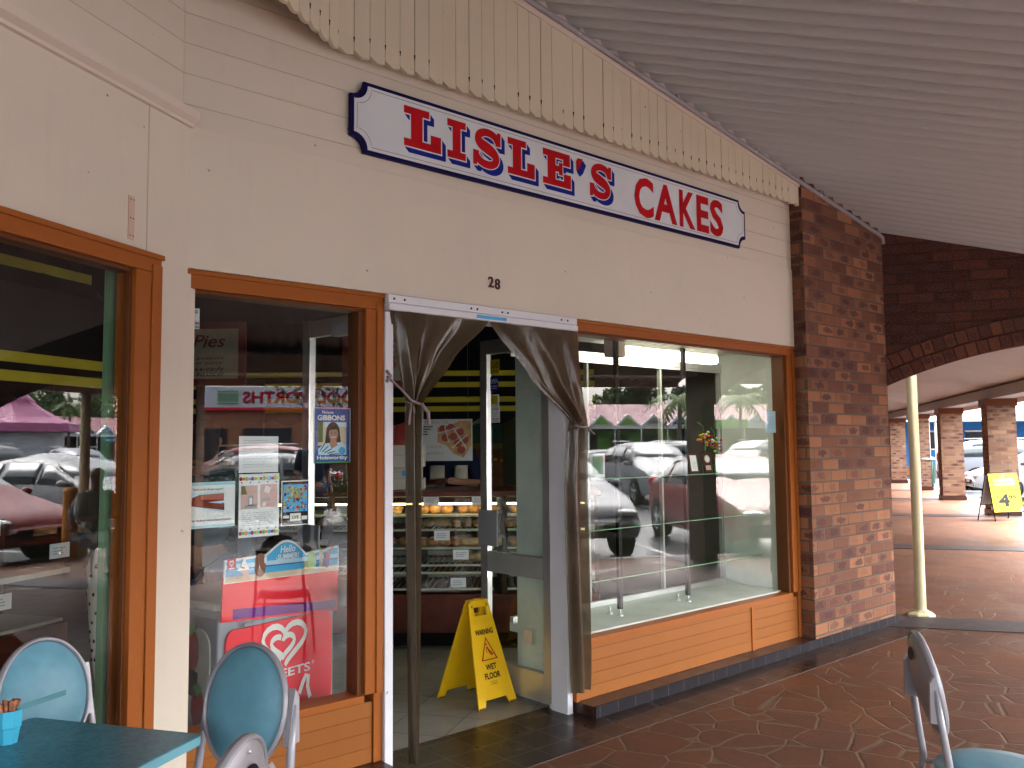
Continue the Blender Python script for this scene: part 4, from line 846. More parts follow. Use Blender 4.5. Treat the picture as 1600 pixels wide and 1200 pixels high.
# ================================================================== NOTICES ON THE GLASS (all at the inner face of the pane)
PY = 3.517
def card(x0, x1, z0, z1, mat='paper', skew=0):
    m = MB(mat); m.prism([(x0, z0), (x1, z0 + skew), (x1, z1 + skew), (x0, z1)], PY - .001, PY, 'y'); return m
Y1, Y2, Y3 = PY - .0020, PY - .0026, PY - .0032
m = card(1.335, 1.413, 1.99, 2.075); m.use('navy_ink'); put_text(m, 'ACE GLASS', 1.34, 1.405, 2.053, 2.07, Y1, .02); m.use('grey_ink'); lines(m, 1.345, 1.408, 2.022, 2.048, 4, Y1, .35); m.use('navy_ink'); put_text(m, '0 9786 5288', 1.337, 1.41, 2.008, 2.02, Y1, .02); put_text(m, '0403 779 266', 1.337, 1.411, 1.993, 2.005, Y1, .02)
sheet('sticker', 'white ACE GLASS sticker high in the corner of the poster window', 'sticker', m)
m = card(1.345, 1.577, 1.170, 1.357, skew=.002); m.use('paper_aqua'); frect(m, 1.345, 1.577, 1.345, 1.357, Y1); frect(m, 1.345, 1.577, 1.172, 1.182, Y1)
m.use('black_ink'); put_text(m, 'Thank you for all your support!', 1.395, 1.525, 1.322, 1.334, Y1, .01); put_text(m, 'From the Paediatric ward, Liverpool Hospital', 1.37, 1.558, 1.196, 1.207, Y1, .01)
m.use('pale_sky_ink'); frect(m, 1.388, 1.53, 1.216, 1.316, Y1); m.use('paper'); flat(m, [(1.388, 1.216), (1.53, 1.216), (1.53, 1.232), (1.388, 1.262)], Y2)
m.use('sofa_ink'); flat(m, [(1.393, 1.295), (1.425, 1.307), (1.528, 1.310), (1.528, 1.28), (1.395, 1.27)], Y2); m.use('roof_red'); flat(m, [(1.43, 1.305), (1.526, 1.308), (1.526, 1.284), (1.43, 1.288)], Y3); m.use('sofa_ink'); flat(m, [(1.39, 1.285), (1.515, 1.268), (1.515, 1.25), (1.392, 1.262)], Y3 - .0004); m.use('deep_maroon'); flat(m, [(1.392, 1.262), (1.53, 1.24), (1.53, 1.27), (1.515, 1.27), (1.515, 1.251), (1.392, 1.27)], Y3 - .0007); m.use('paper'); m.stroke([(1.40, 1.252), (1.52, 1.232)], .004, Y3 - .001)
sheet('notice', 'landscape thank-you notice with a photo of a red sofa', 'notice', m)
m = card(1.592, 1.772, 1.392, 1.548, skew=-.001); m.use('grey_ink'); lines(m, 1.61, 1.755, 1.41, 1.535, 11, Y1, .16, None, 5)
sheet('notice', 'plain white typed letter, upper middle of the poster window', 'notice', m)
m = card(1.594, 1.778, 1.118, 1.386, skew=.001)
for k in range(14):
    for zc, s_ in ((1.366, 1), (1.137, -1)):
        m.use(['red_ink', 'green_ink', 'orange_ink', 'sky_ink', 'purple_ink', 'yellow_ink', 'lime_ink'][k % 7]); flat(m, arc(1.602 + k * .0131, zc, .008, .007 if k % 2 else .009, 0, 360, 9)[:-1], Y1 - .0002 * (k % 3)); m.use('deep_maroon')
        if k % 3 == 0: flat(m, arc(1.606 + k * .0131, zc - .016 * s_, .0035, .0035, 0, 360, 7)[:-1], Y1)
m.use('pink_ink'); frect(m, 1.603, 1.678, 1.238, 1.338, Y1); frect(m, 1.69, 1.768, 1.243, 1.341, Y1); m.use('grey_ink'); frect(m, 1.635, 1.658, 1.25, 1.295, Y2); frect(m, 1.62, 1.67, 1.24, 1.256, Y2); frect(m, 1.703, 1.735, 1.27, 1.28, Y2); m.use('white_ink'); frect(m, 1.641, 1.652, 1.257, 1.285, Y3); flat(m, [(1.705, 1.31), (1.73, 1.30), (1.74, 1.325), (1.715, 1.335)], Y2); frect(m, 1.70, 1.715, 1.248, 1.262, Y2); m.use('mural_gold'); flat(m, [(1.604, 1.30), (1.63, 1.30), (1.62, 1.335), (1.604, 1.335)], Y2)
m.use('grey_ink'); lines(m, 1.608, 1.762, 1.165, 1.225, 7, Y1, .3, None, 9)
sheet('notice', 'portrait notice with two photos and bright dotted borders', 'notice', m)
m = card(1.789, 1.922, 1.155, 1.352); m.use('black_ink'); frect(m, 1.793, 1.918, 1.159, 1.347, Y1 + .0002); m.use('sky_ink'); frect(m, 1.797, 1.914, 1.215, 1.335, Y1 - .0002)
r_ = random.Random(12)
for k in range(90):
    m.use(['orange_ink', 'red_ink', 'yellow_ink', 'blue_ink', 'pink_ink', 'purple_ink', 'deep_maroon', 'green_ink'][r_.randrange(8)]); cx, cz = r_.uniform(1.803, 1.908), r_.uniform(1.22, 1.325); s_ = r_.uniform(.003, .009); flat(m, arc(cx, cz, s_, s_ * r_.uniform(.5, 1.4), r_.uniform(0, 90), 360, 5)[:-1], Y2 - k * .00001)
m.use('yellow_ink'); put_text(m, 'CIRCUS', 1.805, 1.905, 1.298, 1.322, Y3 - .0010, .02); put_text(m, 'SPECTACULAR', 1.815, 1.895, 1.272, 1.283, Y3 - .0010, .02); m.use('red_ink'); put_text(m, 'ON NOW', 1.82, 1.89, 1.336, 1.343, Y2, .02); m.use('white_ink'); frect(m, 1.83, 1.882, 1.175, 1.208, Y2); frect(m, 1.797, 1.826, 1.188, 1.20, Y2); frect(m, 1.886, 1.914, 1.178, 1.195, Y2); m.use('black_ink'); put_text(m, 'LIVE', 1.84, 1.872, 1.184, 1.198, Y3, .02)
sheet('flyer', 'busy colourful black edged circus flyer', 'flyer', m)
m = card(1.944, 2.134, 1.425, 1.678, 'royal_blue'); m.use('paper'); m.stroke([(1.946, 1.427), (2.132, 1.427), (2.132, 1.676), (1.946, 1.676)], .004, Y1, True); put_text(m, 'Melanie', 1.985, 2.045, 1.65, 1.664, Y1, .01); put_text(m, 'GIBBONS', 1.962, 2.105, 1.62, 1.644, Y1, .03)
m.use('sand_ink'); frect(m, 1.965, 2.112, 1.505, 1.612, Y1); m.use('leaf_mid'); frect(m, 1.965, 1.99, 1.52, 1.612, Y1 - .0002); m.use('pale_sky_ink'); frect(m, 2.0, 2.112, 1.59, 1.612, Y1 - .0002)
m.use('hair'); flat(m, arc(2.042, 1.563, .036, .05, 0, 360, 22)[:-1], Y2); flat(m, [(2.006, 1.56), (2.078, 1.56), (2.084, 1.515), (2.0, 1.512)], Y2 + .0001); m.use('pale_sky_ink'); flat(m, [(1.966, 1.432), (2.112, 1.44), (2.112, 1.505), (2.085, 1.52), (2.0, 1.515), (1.966, 1.49)], Y2 - .0002)
m.use('black_ink')
for k in range(5): m.stroke([(1.975 + k * .012, 1.48 - k * .004), (2.0 + k * .018, 1.515 - k * .012)], .004, Y2 - .0004)
m.use('skin'); flat(m, arc(2.044, 1.557, .024, .033, 0, 360, 20)[:-1], Y3); flat(m, [(2.03, 1.535), (2.058, 1.535), (2.066, 1.505), (2.035, 1.49), (2.024, 1.51)], Y3 + .0001); m.use('hair'); flat(m, arc(2.044, 1.572, .027, .024, 20, 170, 12), Y3 - .0002)
m.use('black_ink'); frect(m, 2.032, 2.039, 1.561, 1.5635, Y3 - .0004); frect(m, 2.049, 2.056, 1.561, 1.5635, Y3 - .0004); m.use('white_ink'); m.stroke(arc(2.044, 1.550, .011, .008, 200, 340, 8), .003, Y3 - .0004); m.use('sky_ink'); flat(m, arc(2.088, 1.48, .018, .018, 0, 360, 16)[:-1], Y3 - .0003)
m.use('royal_blue'); frect(m, 1.95, 2.128, 1.431, 1.462, Y3 - .0002); m.use('paper'); put_text(m, 'for', 2.005, 2.025, 1.462, 1.472, Y3 - .0005, .01); put_text(m, 'Holsworthy', 1.96, 2.118, 1.437, 1.459, Y3 - .0005, .03); m.use('green_ink'); frect(m, 1.946, 2.132, 1.4255, 1.430, Y3 - .0005)
sheet('campaign_poster', 'blue campaign poster with a portrait of a smiling long-haired woman', 'poster', m)
m = card(3.615, 3.735, 1.452, 1.615, 'pink_ink'); m.use('navy_ink'); frect(m, 3.617, 3.733, 1.49, 1.613, Y1); m.use('white_ink'); put_text(m, 'WARNING', 3.625, 3.727, 1.588, 1.605, Y2, .02); r_ = random.Random(4)
for k in range(16): cx, cz = r_.uniform(3.635, 3.715), r_.uniform(1.505, 1.575); frect(m, cx, cx + .008, cz, cz + .006, Y2)
m.use('black_ink'); put_text(m, 'EV', 3.665, 3.69, 1.462, 1.477, Y1)
sheet('sticker', 'dark WARNING sticker at the left edge of the display window', 'sticker', m)
m = card(5.655, 5.79, 1.575, 1.735, 'pale_sky_ink'); m.use('grey_ink'); lines(m, 5.69, 5.77, 1.6, 1.70, 5, Y1, .15)
sheet('notice', 'pale blue notice taped at the right edge of the display window', 'notice', m)

# ================================================================== DISPLAY CASE
t = thing('display_case', 'white lined display case behind the right window', 'display case', XF((4.8, 3.8, .41)))
m = MB('case_white'); m.box(3.60, 5.86, 3.53, 4.06, .36, .41); m.box(3.565, 3.60, 3.61, 3.95, .0, 2.30); m.box(5.861, 5.9, 3.53, 4.06, .36, 2.30); m.build('lining', t)
m = MB('case_white')
for k in range(4): m.box(3.601, 5.86, 3.53 + k * .1325, 3.655 + k * .1325, 2.196 + .002 * (k % 2), 2.21)
m.build('ceiling', t, bevel=.002)
m = MB('alu'); m.box(3.601, 5.86, 4.03, 4.07, 2.075, 2.13); m.box(3.601, 5.86, 4.03, 4.06, .411, .445); m.box(3.601, 5.86, 4.0305, 4.034, 2.055, 2.0745)
m.use('alu_dull')
for x in (4.30, 5.09): m.box(x, x + .020, 4.04, 4.07, .446, 2.07)
m.box(5.83, 5.86, 4.04, 4.07, .446, 2.07); m.build('track', t, bevel=.002)
m = MB('wood_dark'); m.box(3.601, 5.86, 4.066, 4.075, .30, .405); m.build('back_rail', t)
for k, z in enumerate((1.285, .968, .656)):
    m = MB('clear_glass'); m.box(3.605, 5.855, 3.70, 4.0, z - .006, z); o = m.build('glass_shelf', t)
    m = MB('roof_maroon'); m.use('green_wall'); m.box(3.605, 5.855, 3.6975, 3.6995, z - .006, z); m.build('shelf_edge', t)
for k, x in enumerate((4.24, 4.95)):
    tt = thing('shelf_stand', ['left black shelf upright on levelling feet in the display case', 'right black shelf upright on levelling feet in the display case'][k], 'shelf stand', XF((x, 3.72, .41)), 'shelf uprights in the display case')
    m = MB('black_metal'); m.box(x - .015, x + .015, 3.71, 3.735, .455, 2.194)
    for z in (1.279, .962, .65): m.prism([(3.735, z - .002), (3.735, z - .07), (3.75, z - .03), (3.98, z - .015), (3.98, z - .002)], x - .006, x + .006, 'x'); 
    m.build('post', tt)
    m = MB('alu')
    for y in (3.7225, 3.81): m = MB('alu'); m.lathe([(.02, .411), (.02, .418), (.006, .424), (.006, .455)], 10, XF((x, y, 0))); m.build('foot', tt)
t = thing('strip_lamp', 'lit fluorescent batten under the display case ceiling', 'lamp', XF((4.85, 3.8, 2.15)))
m = MB('case_white'); m.box(4.30, 5.43, 3.76, 3.84, 2.150, 2.194); m.build('body', t, bevel=.006)
m = MB('tube_light'); m.prism(rr(3.755, 3.845, 2.088, 2.149, .02), 4.375, 5.42, 'x'); m.build('diffuser', t)
m = MB('tube_cap'); m.box(4.265, 4.374, 3.75, 3.85, 2.075, 2.194); m.build('end_cap', t, bevel=.008)
def plaque(label, x, y, z, w_, h, mats, oval=False):
    xf = XF((x, y, z), R(-20), I4, R(-14)); t = thing('award_plaque', label, 'plaque', xf)
    m = MB('wood_dark'); m.box(-w_ / 2 - .015, w_ / 2 + .015, 0, .012, 0, h + .03, xf); m.build('backing', t, bevel=.003)
    m = MB('paper')
    if oval: m.use('sand_ink'); flat(m, arc(0, h - .03, .024, .03, 0, 360, 18)[:-1], -.0015, xf); m.use('paper'); flat(m, arc(0, h - .03, .016, .022, 0, 360, 18)[:-1], -.002, xf); m.use('pink_ink'); frect(m, -.022, .022, .015, .05, -.0015, xf)
    else: frect(m, -w_ / 2, w_ / 2, .012, h + .015, -.0015, xf); m.use('grey_ink'); lines(m, -w_ / 2 + .01, w_ / 2 - .005, .03, h - .03, 5, -.002, .2, xf)
    m.build('plate', t)
plaque('dark award plaque with a pale certificate on the top glass shelf', 5.25, 3.86, 1.286, .055, .115, 0)
plaque('dark award plaque with an oval medal on the top glass shelf', 5.45, 3.88, 1.286, .05, .13, 0, True)
for k, (x, z, s_) in enumerate(((5.46, 1.53, 1), (5.60, 1.49, .7))):
    t = thing('flower_spray', ['bunch of orange, pink and yellow paper flowers in the display case', 'smaller trailing bunch of paper flowers to its right'][k], 'flowers', XF((x, 3.92, 1.29)))
    r_ = random.Random(30 + k); m = MB('orange_ink')
    for i in range(34): m.use(['orange_ink', 'red_ink', 'yellow_ink', 'pink_ink', 'lime_ink', 'purple_ink'][i % 6]); m.ell((x + r_.gauss(0, .030) * s_, 3.92 + r_.gauss(0, .02), z + r_.gauss(0, .026) * s_), (.012, .012, .010), 7, 5)
    m.build('blossoms', t)
    m = MB('green_ink'); m.tube([(x, 3.92, 1.288), (x + .004, 3.92, z)], .004, 5); m.tube([(x, 3.92, z), (x - .02, 3.92, z + .10), (x - .09 * s_, 3.92, z + .13)], .002, 5); m.lathe([(.02, 1.287), (.026, 1.34)], 10, XF((x, 3.92, 0))); m.build('stem', t)
for k, (x, w_, h, lab) in enumerate(((3.93, .09, .075, 'small card with a gold cake picture on the left of the top glass shelf'), (4.13, .14, .15, 'pale green certificate standing on the left of the top glass shelf'))):
    m = MB('paper'); m.box(x, x + w_, 3.86, 3.863, 1.287, 1.287 + h); m.use('sand_ink' if k == 0 else 'green_wall'); frect(m, x + .02, x + w_ - .02, 1.305, 1.287 + h - .015, 3.858)
    tag(m.build('display_card'), lab, 'card')

# ================================================================== WET FLOOR SIGN
XW = XF((3.338, 3.872, 0), R(3)); t = thing('wet_floor_sign', 'yellow folding WET FLOOR warning sign in the doorway', 'sign', XW)
H = .615; PANEL = [(-.148, 0), (-.10, 0), (-.085, .045), (.075, .045), (.093, 0), (.145, 0), (.148, .012), (.080, .59), (.066, .606), (0, H), (-.066, .606), (-.080, .59), (-.150, .012)]
HOLE = rr(-.048, .048, .515, .565, .014, 3)
def panel(y0, tilt, front):
    xf = XW @ XF((0, y0, 0), 0, I4, tilt)
    m = MB('hazard_yellow')
    # outer outline with a handle hole: bridge the two loops
    lo = [p for p in PANEL if p[1] < .5]; 
    def ring(z): # half width of the panel at height z
        return .148 + (.080 - .148) * max(0, (z - .012)) / (.59 - .012)
    parts = [[(-.148, 0), (-.10, 0), (-.085, .045), (.075, .045), (.093, 0), (.145, 0), (.148, .012), (ring(.515), .515), (-ring(.515), .515), (-.150, .012)],
             [(-ring(.515), .515), (-.048, .515), (-.048, .565), (-ring(.565), .565)], [(.048, .515), (ring(.515), .515), (ring(.565), .565), (.048, .565)],
             [(-ring(.565), .565), (ring(.565), .565), (.080, .59), (.066, .606), (0, H), (-.066, .606), (-.080, .59)]]
    for p in parts: m.prism(p, -.006, .006, 'y', xf)
    m.stroke([(-.118, .14), (-.085, .49), (-.04, .497), (.04, .497), (.085, .49), (.112, .14)], .004, -.0075 if front else .0075, True, xf)
    m.stroke([(-.05, .512), (.05, .512), (.05, .568), (-.05, .568)], .006, -.0085 if front else .0085, True, xf)
    for k in range(4): m.stroke([(-.02 - k * .022, .12), (-.05 - k * .022, .05 if k > 1 else .06)], .004, -.0075, xf=xf); m.stroke([(.02 + k * .022, .12), (.05 + k * .02, .05 if k > 1 else .06)], .004, -.0075, xf=xf)
    m.build('panel', t, bevel=.0015)
    if front:
        for tx, a_, b_, c_, d_ in (('WARNING', -.072, .068, .405, .437), ('WET', -.042, .042, .205, .238), ('FLOOR', -.062, .060, .155, .190), ('X1', -.068, -.052, .565, .58), ('X2', .052, .068, .565, .58)):
            m = MB('black_ink'); put_text(m, tx, a_, b_, c_, d_, -.0082, .03, xf=xf); m.build('lettering', t)
        m = MB('grime'); m.stroke([(-.03, .112 + .012), (.03, .112 + .012), (.03, .128 + .012), (-.03, .128 + .012)], .0015, -.0082, True, xf); put_text(m, 'Oates', -.02, .02, .128, .136, -.0082, xf=xf)
        m.build('maker_label', t); m = MB('red_ink'); m.stroke([(-.058, .262), (.058, .262), (.0, .385)], .013, -.0083, True, xf)
        m.stroke([(-.004, .335), (.006, .315), (.022, .30), (.034, .285)], .008, -.0083, xf=xf); m.stroke([(.0, .325), (.008, .30), (.024, .283)], .007, -.0084, xf=xf); m.stroke([(-.004, .335), (-.012, .318), (-.010, .30)], .005, -.0083, xf=xf); flat(m, arc(-.006, .348, .006, .006, 0, 360, 10)[:-1], -.0083, xf)
        m.build('warning_symbol', t)
    m = MB('grime'); m.box(-.148, -.10, -.0068, .0068, 0, .012, xf); m.box(.093, .145, -.0068, .0068, 0, .012, xf); m.build('foot', t)
TL = math.atan(.185 / H); panel(0, -TL, True); panel(.365, TL, False)
m = MB('hazard_yellow'); m.box(-.07, .07, .155, .205, H * math.cos(TL) - .02, H * math.cos(TL) - .004, XW); m.build('hinge', t, bevel=.004)

# ================================================================== CHAIRS AND TABLE
def make_chair():
    t = thing('cafe_chair', 'chair', 'chair')
    m = MB('chair_grey'); c = (0, .0, .445)
    m.lathe([(.001, .425), (.12, .425), (.195, .437), (.205, .45), (.197, .458), (.001, .458)], 36, sx=1.0, sy=1.02); m.build('seat_pan', t)
    m = MB('chair_teal'); m.lathe([(.001, .459), (.188, .459), (.195, .468), (.185, .482), (.12, .490), (.001, .492)], 36, sx=1.0, sy=1.02); m.build('seat_cushion', t)
    BX = XF((0, -.215, .75), 0, I4, R(-11) * -1 if False else R(11))
    a, b_ = .152, .170
    def shell(u, v):   # back of the shell: shallow bowl bulging to -y, rolled rim
        th = 2 * math.pi * u; r = v
        y = -.004 - .032 * math.cos(r * math.pi / 2) ** .8 if r < 1 else 0
        return (a * r * math.cos(th), y, b_ * r * math.sin(th))
    m = MB('chair_grey'); m.grid(lambda u, v: shell(u, 1 - v * .999), 48, 10, True, BX, True)
    m.grid(lambda u, v: ((a + .007 * math.cos(2 * math.pi * v)) * math.cos(2 * math.pi * u), .003 + .012 * math.sin(2 * math.pi * v), (b_ + .007 * math.cos(2 * math.pi * v)) * math.sin(2 * math.pi * u)), 48, 8, True, BX, True)
    sh = m.build('back_shell', t)
    m = MB('black_metal'); m.lathe([(.001, .0), (.028, .0)], 20, BX @ XF((0, -.0285, .105), 0, I4, R(90 - 18)), sx=1.3, sy=.8); m.build('hand_hole', sub(sh, t))
    m = MB('alu'); m.lathe([(.004, .0), (.001, .002)], 8, BX @ XF((0, -.016, .150), 0, I4, R(90))); m.build('screw', sub(sh, t))
    m = MB('chair_teal')
    def cush(u, v):
        th = 2 * math.pi * u; r = v
        y = .006 + .030 * (1 - r ** 3.2)
        return ((a - .008) * r * math.cos(th), y, (b_ - .008) * r * math.sin(th))
    m.grid(lambda u, v: cush(u, 1 - v * .999), 48, 12, True, BX, True); m.build('back_cushion', t)
    for s in (-1, 1):
        m = MB('chair_grey'); m.tube([(s * .195, -.27, .0), (s * .19, -.215, .30), (s * .182, -.19, .45), (s * .172, -.215, .64), (s * .164, -.232, .77)], [.011, .011, .012, .012, .010], 10)
        m.prism([(-.250, .665), (-.205, .660), (-.222, .77), (-.232, .815), (-.248, .79)], s * .150, s * .172, 'x'); m.build('leg', t)
        m = MB('chair_grey'); m.tube([(s * .20, .20, .0), (s * .185, .15, .30), (s * .165, .10, .425)], .011, 10); m.build('leg', t)
    m = MB('chair_grey'); m.tube([(-.188, -.20, .405), (.188, -.20, .405)], .009, 8); m.tube([(-.18, -.195, .43), (-.17, .1, .43)], .009, 8); m.tube([(.18, -.195, .43), (.17, .1, .43)], .009, 8); m.build('stretcher', t)
    return t['_o']
ch0 = make_chair()
def M_of(az): return R(48.16 - az)
CH = [((.93, 2.357), 208, 1.0, 'teal chair in front of the poster window, cushion towards the camera'),
      ((.812, 2.74), 114, 1, 'teal chair behind the table, against the left window'),
      ((.616, 1.86), -82, 1.0, 'chair seen from behind, only its grey back top showing at the bottom edge'),
      ((3.045, 1.09), 101, .95, 'chair at the right edge, seen from the side with its grey back to the left')]
for k, ((x, y), az, s_, lab) in enumerate(CH):
    o = ch0 if k == 0 else copy_tree(ch0)
    o.matrix_world = XF((x, y, .004), M_of(az) - R(90)) @ Matrix.Scale(s_, 4); tag(o, lab, 'chair', 'teal cushioned cafe chairs outside the shop')
t = thing('cafe_table', 'square teal laminate table at the left window', 'table', XF(G(1.73, -1.74)))
m = MB('table_teal'); m.prism(rr(1.43, 2.035, 1.465, 2.03, .02), .7225, .74, 'z', GM); m.build('table_top', t, bevel=.002)
m = MB('table_edge'); m.prism(rr(1.4285, 2.0365, 1.4635, 2.0315, .021), .716, .722, 'z', GM); m.prism(rr(1.4285, 2.0365, 1.4635, 2.0315, .021), .7222, .7375, 'z', GM); m.build('edge_band', t)
m = MB('chair_grey'); m.tube([G(1.73, -1.75, .02), G(1.73, -1.75, .715)], .03, 14); m.build('column', t)
for k in range(4):
    a = k * 90 + 45; m = MB('chair_grey'); m.tube([G(1.73, -1.75, .05), G(1.73 + .28 * math.cos(R(a)), -1.75 + .28 * math.sin(R(a)), .02)], [.022, .014], 8); m.build('foot', t)
CX, CY = .557, 2.595
t = thing('cup', 'bright blue faceted cup on the teal table', 'cup', XF((CX, CY, .741)))
m = MB('cup_blue'); m.lathe([(.001, .7415), (.024, .7415), (.030, .78), (.033, .785), (.034, .826), (.031, .826), (.029, .785), (.001, .76)], 8, XF((CX, CY, 0), .2)); m.build('cup_body', t, smooth=False)
r_ = random.Random(9)
for i in range(9):
    a = i * .7; x, y = CX + .016 * math.cos(a), CY + .016 * math.sin(a); dx, dy = r_.uniform(-.012, .014), r_.uniform(-.012, .012)
    m = MB('sugar'); m.tube([(x * .6 + CX * .4, y * .6 + CY * .4, .765), (x + dx, y + dy, .842 + r_.uniform(0, .012))], [.0055, .006], 6); tag(m.build('sugar_stick'), 'brown sugar stick standing in the blue cup', 'sugar stick', 'sugar sticks in the blue cup')
v1, v2 = Vector((.575, 2.585, .826)), Vector((.685, 2.560, .852)); d = (v2 - v1)
m = MB('blade_teal'); wz = Vector((0, 0, .007)); ww = Vector((.0, .002, 0))
m.addmesh([v1 - wz, v2 - wz, v2 + wz, v1 + wz, v1 - wz + ww, v2 - wz + ww, v2 + wz + ww, v1 + wz + ww], [(0, 1, 2, 3), (7, 6, 5, 4), (0, 4, 5, 1), (3, 2, 6, 7), (1, 5, 6, 2), (0, 3, 7, 4)])
tag(m.build('stirrer'), 'flat teal stirrer sticking out of the blue cup', 'stirrer')

# ================================================================== FAR WALKWAY OBJECTS
XA = XF((17.56, 6.14, 0), math.atan2(5.96 - 6.235, 18.20 - 17.46)); t = thing('sandwich_board', 'yellow folding pizza price board by a brick pier', 'sandwich board', XA)
w_ = .79; TA = R(-9); XB = XA @ XF((0, 0, 0), 0, I4, TA)
m = MB('black_metal'); m.tube([(0, 0, 0), (0, 0, .9), (w_, 0, .9), (w_, 0, 0)], .011, 6, XB); m.tube([(0, 0, .16), (w_, 0, .16)], .009, 6, XB); m.build('frame', t)
m = MB('black_metal'); XB2 = XA @ XF((-.02, .36, 0), 0, I4, R(13)); m.tube([(0, 0, 0), (0, 0, .9), (w_, 0, .9), (w_, 0, 0)], .011, 6, XB2); m.tube([(0, 0, .3), (w_, 0, .3)], .009, 6, XB2); m.use('grey_ink'); m.box(.01, w_ - .01, -.004, .004, .3, .88, XB2); m.build('rear_frame', t)
m = MB('yellow_ink'); m.box(.012, w_ - .012, -.006, .006, .17, .89, XB); m.use('black_ink')
put_text(m, 'VALUE PIZZAS', .10, .74, .555, .60, -.008, .02, xf=XB); put_text(m, '$', .13, .175, .42, .49, -.008, .03, xf=XB); put_text(m, '4', .17, .46, .27, .50, -.008, .05, xf=XB); put_text(m, '95', .45, .65, .40, .48, -.008, .04, xf=XB)
m.use('orange_ink'); put_text(m, 'CHEAPER', .12, .68, .735, .79, -.008, .07, xf=XB); put_text(m, 'EVERYDAY', .14, .68, .66, .715, -.008, .07, xf=XB); m.use('white_ink'); put_text(m, 'CHEAPER', .13, .67, .74, .785, -.0095, .0, xf=XB); put_text(m, 'EVERYDAY', .15, .67, .665, .71, -.0095, .0, xf=XB)
m.use('royal_blue'); m.stroke([(.35, .81), (.42, .87)], .035, -.008, xf=XB); m.use('white_ink'); m.stroke([(.37, .83), (.405, .86)], .012, -.0095, xf=XB); m.use('white_ink'); flat(m, [(w_ - .03, .18), (w_ - .03, .25), (w_ - .11, .18)], -.008, XB)
m.build('board', t)
def bin_(u, v, lab):
    xf = XF(G(u, v)); t = thing('litter_bin', lab, 'bin', xf, 'green slatted litter bins')
    m = MB('black_metal'); m.box(-.2, .2, -.2, .2, 0, .16, xf); m.build('stand', t); m = MB('bin_green'); m.lathe([(.001, .16), (.27, .16), (.29, .93), (.26, .94)], 24, xf)
    for k in range(24): a = k * math.pi / 12; m.box(-.012, .012, .283, .30, .2, .92, xf @ Matrix.Rotation(a, 4, 'Z'))
    m.build('drum', t); m = MB('lid_grey'); m.lathe([(.32, .935), (.33, .96), (.31, 1.0), (.2, 1.02)], 24, xf); m.build('rim', t)
bin_(29.6, 4.62, 'green slatted litter bin just behind the cream post'); bin_(36.2, 4.45, 'green slatted litter bin farthest along the walkway')
# ================================================================== CARS
CARS = {
 'sedan': dict(L=4.7, W=.89, top=[(2.35, .52), (2.27, .68), (1.95, .80), (1.22, .93), (.42, 1.38), (.0, 1.435), (-.55, 1.43), (-1.0, 1.36), (-1.72, 1.05), (-2.2, 1.01), (-2.33, .80), (-2.35, .55)], belt=.93, ws=(3, 4), rw=(7, 8), wb=1.38, r=.325),
 'hatch': dict(L=4.3, W=.88, top=[(2.15, .52), (2.07, .70), (1.75, .84), (1.12, .98), (.35, 1.42), (-.1, 1.49), (-.9, 1.48), (-1.5, 1.40), (-1.98, 1.02), (-2.1, .95), (-2.15, .60)], belt=.96, ws=(3, 4), rw=(7, 8), wb=1.30, r=.32),
 'suv': dict(L=4.6, W=.91, top=[(2.3, .58), (2.22, .82), (1.85, .98), (1.2, 1.07), (.55, 1.56), (.1, 1.66), (-.9, 1.67), (-1.75, 1.60), (-2.15, 1.15), (-2.27, 1.0), (-2.3, .60)], belt=1.05, ws=(3, 4), rw=(7, 8), wb=1.33, r=.36),
 'ute': dict(L=5.2, W=.91, top=[(2.6, .60), (2.52, .88), (2.1, 1.02), (1.35, 1.10), (.72, 1.64), (.3, 1.73), (-.6, 1.73), (-.85, 1.68), (-.95, 1.12), (-2.5, 1.10), (-2.58, 1.0), (-2.6, .55)], belt=1.08, ws=(3, 4), rw=(7, 8), wb=1.60, r=.38),
 'canopy': dict(L=5.2, W=.91, top=[(2.6, .60), (2.52, .88), (2.1, 1.02), (1.35, 1.10), (.72, 1.64), (.3, 1.73), (-.6, 1.74), (-2.2, 1.76), (-2.5, 1.10), (-2.58, 1.0), (-2.6, .55)], belt=1.08, ws=(3, 4), rw=(7, 8), wb=1.60, r=.38),
}
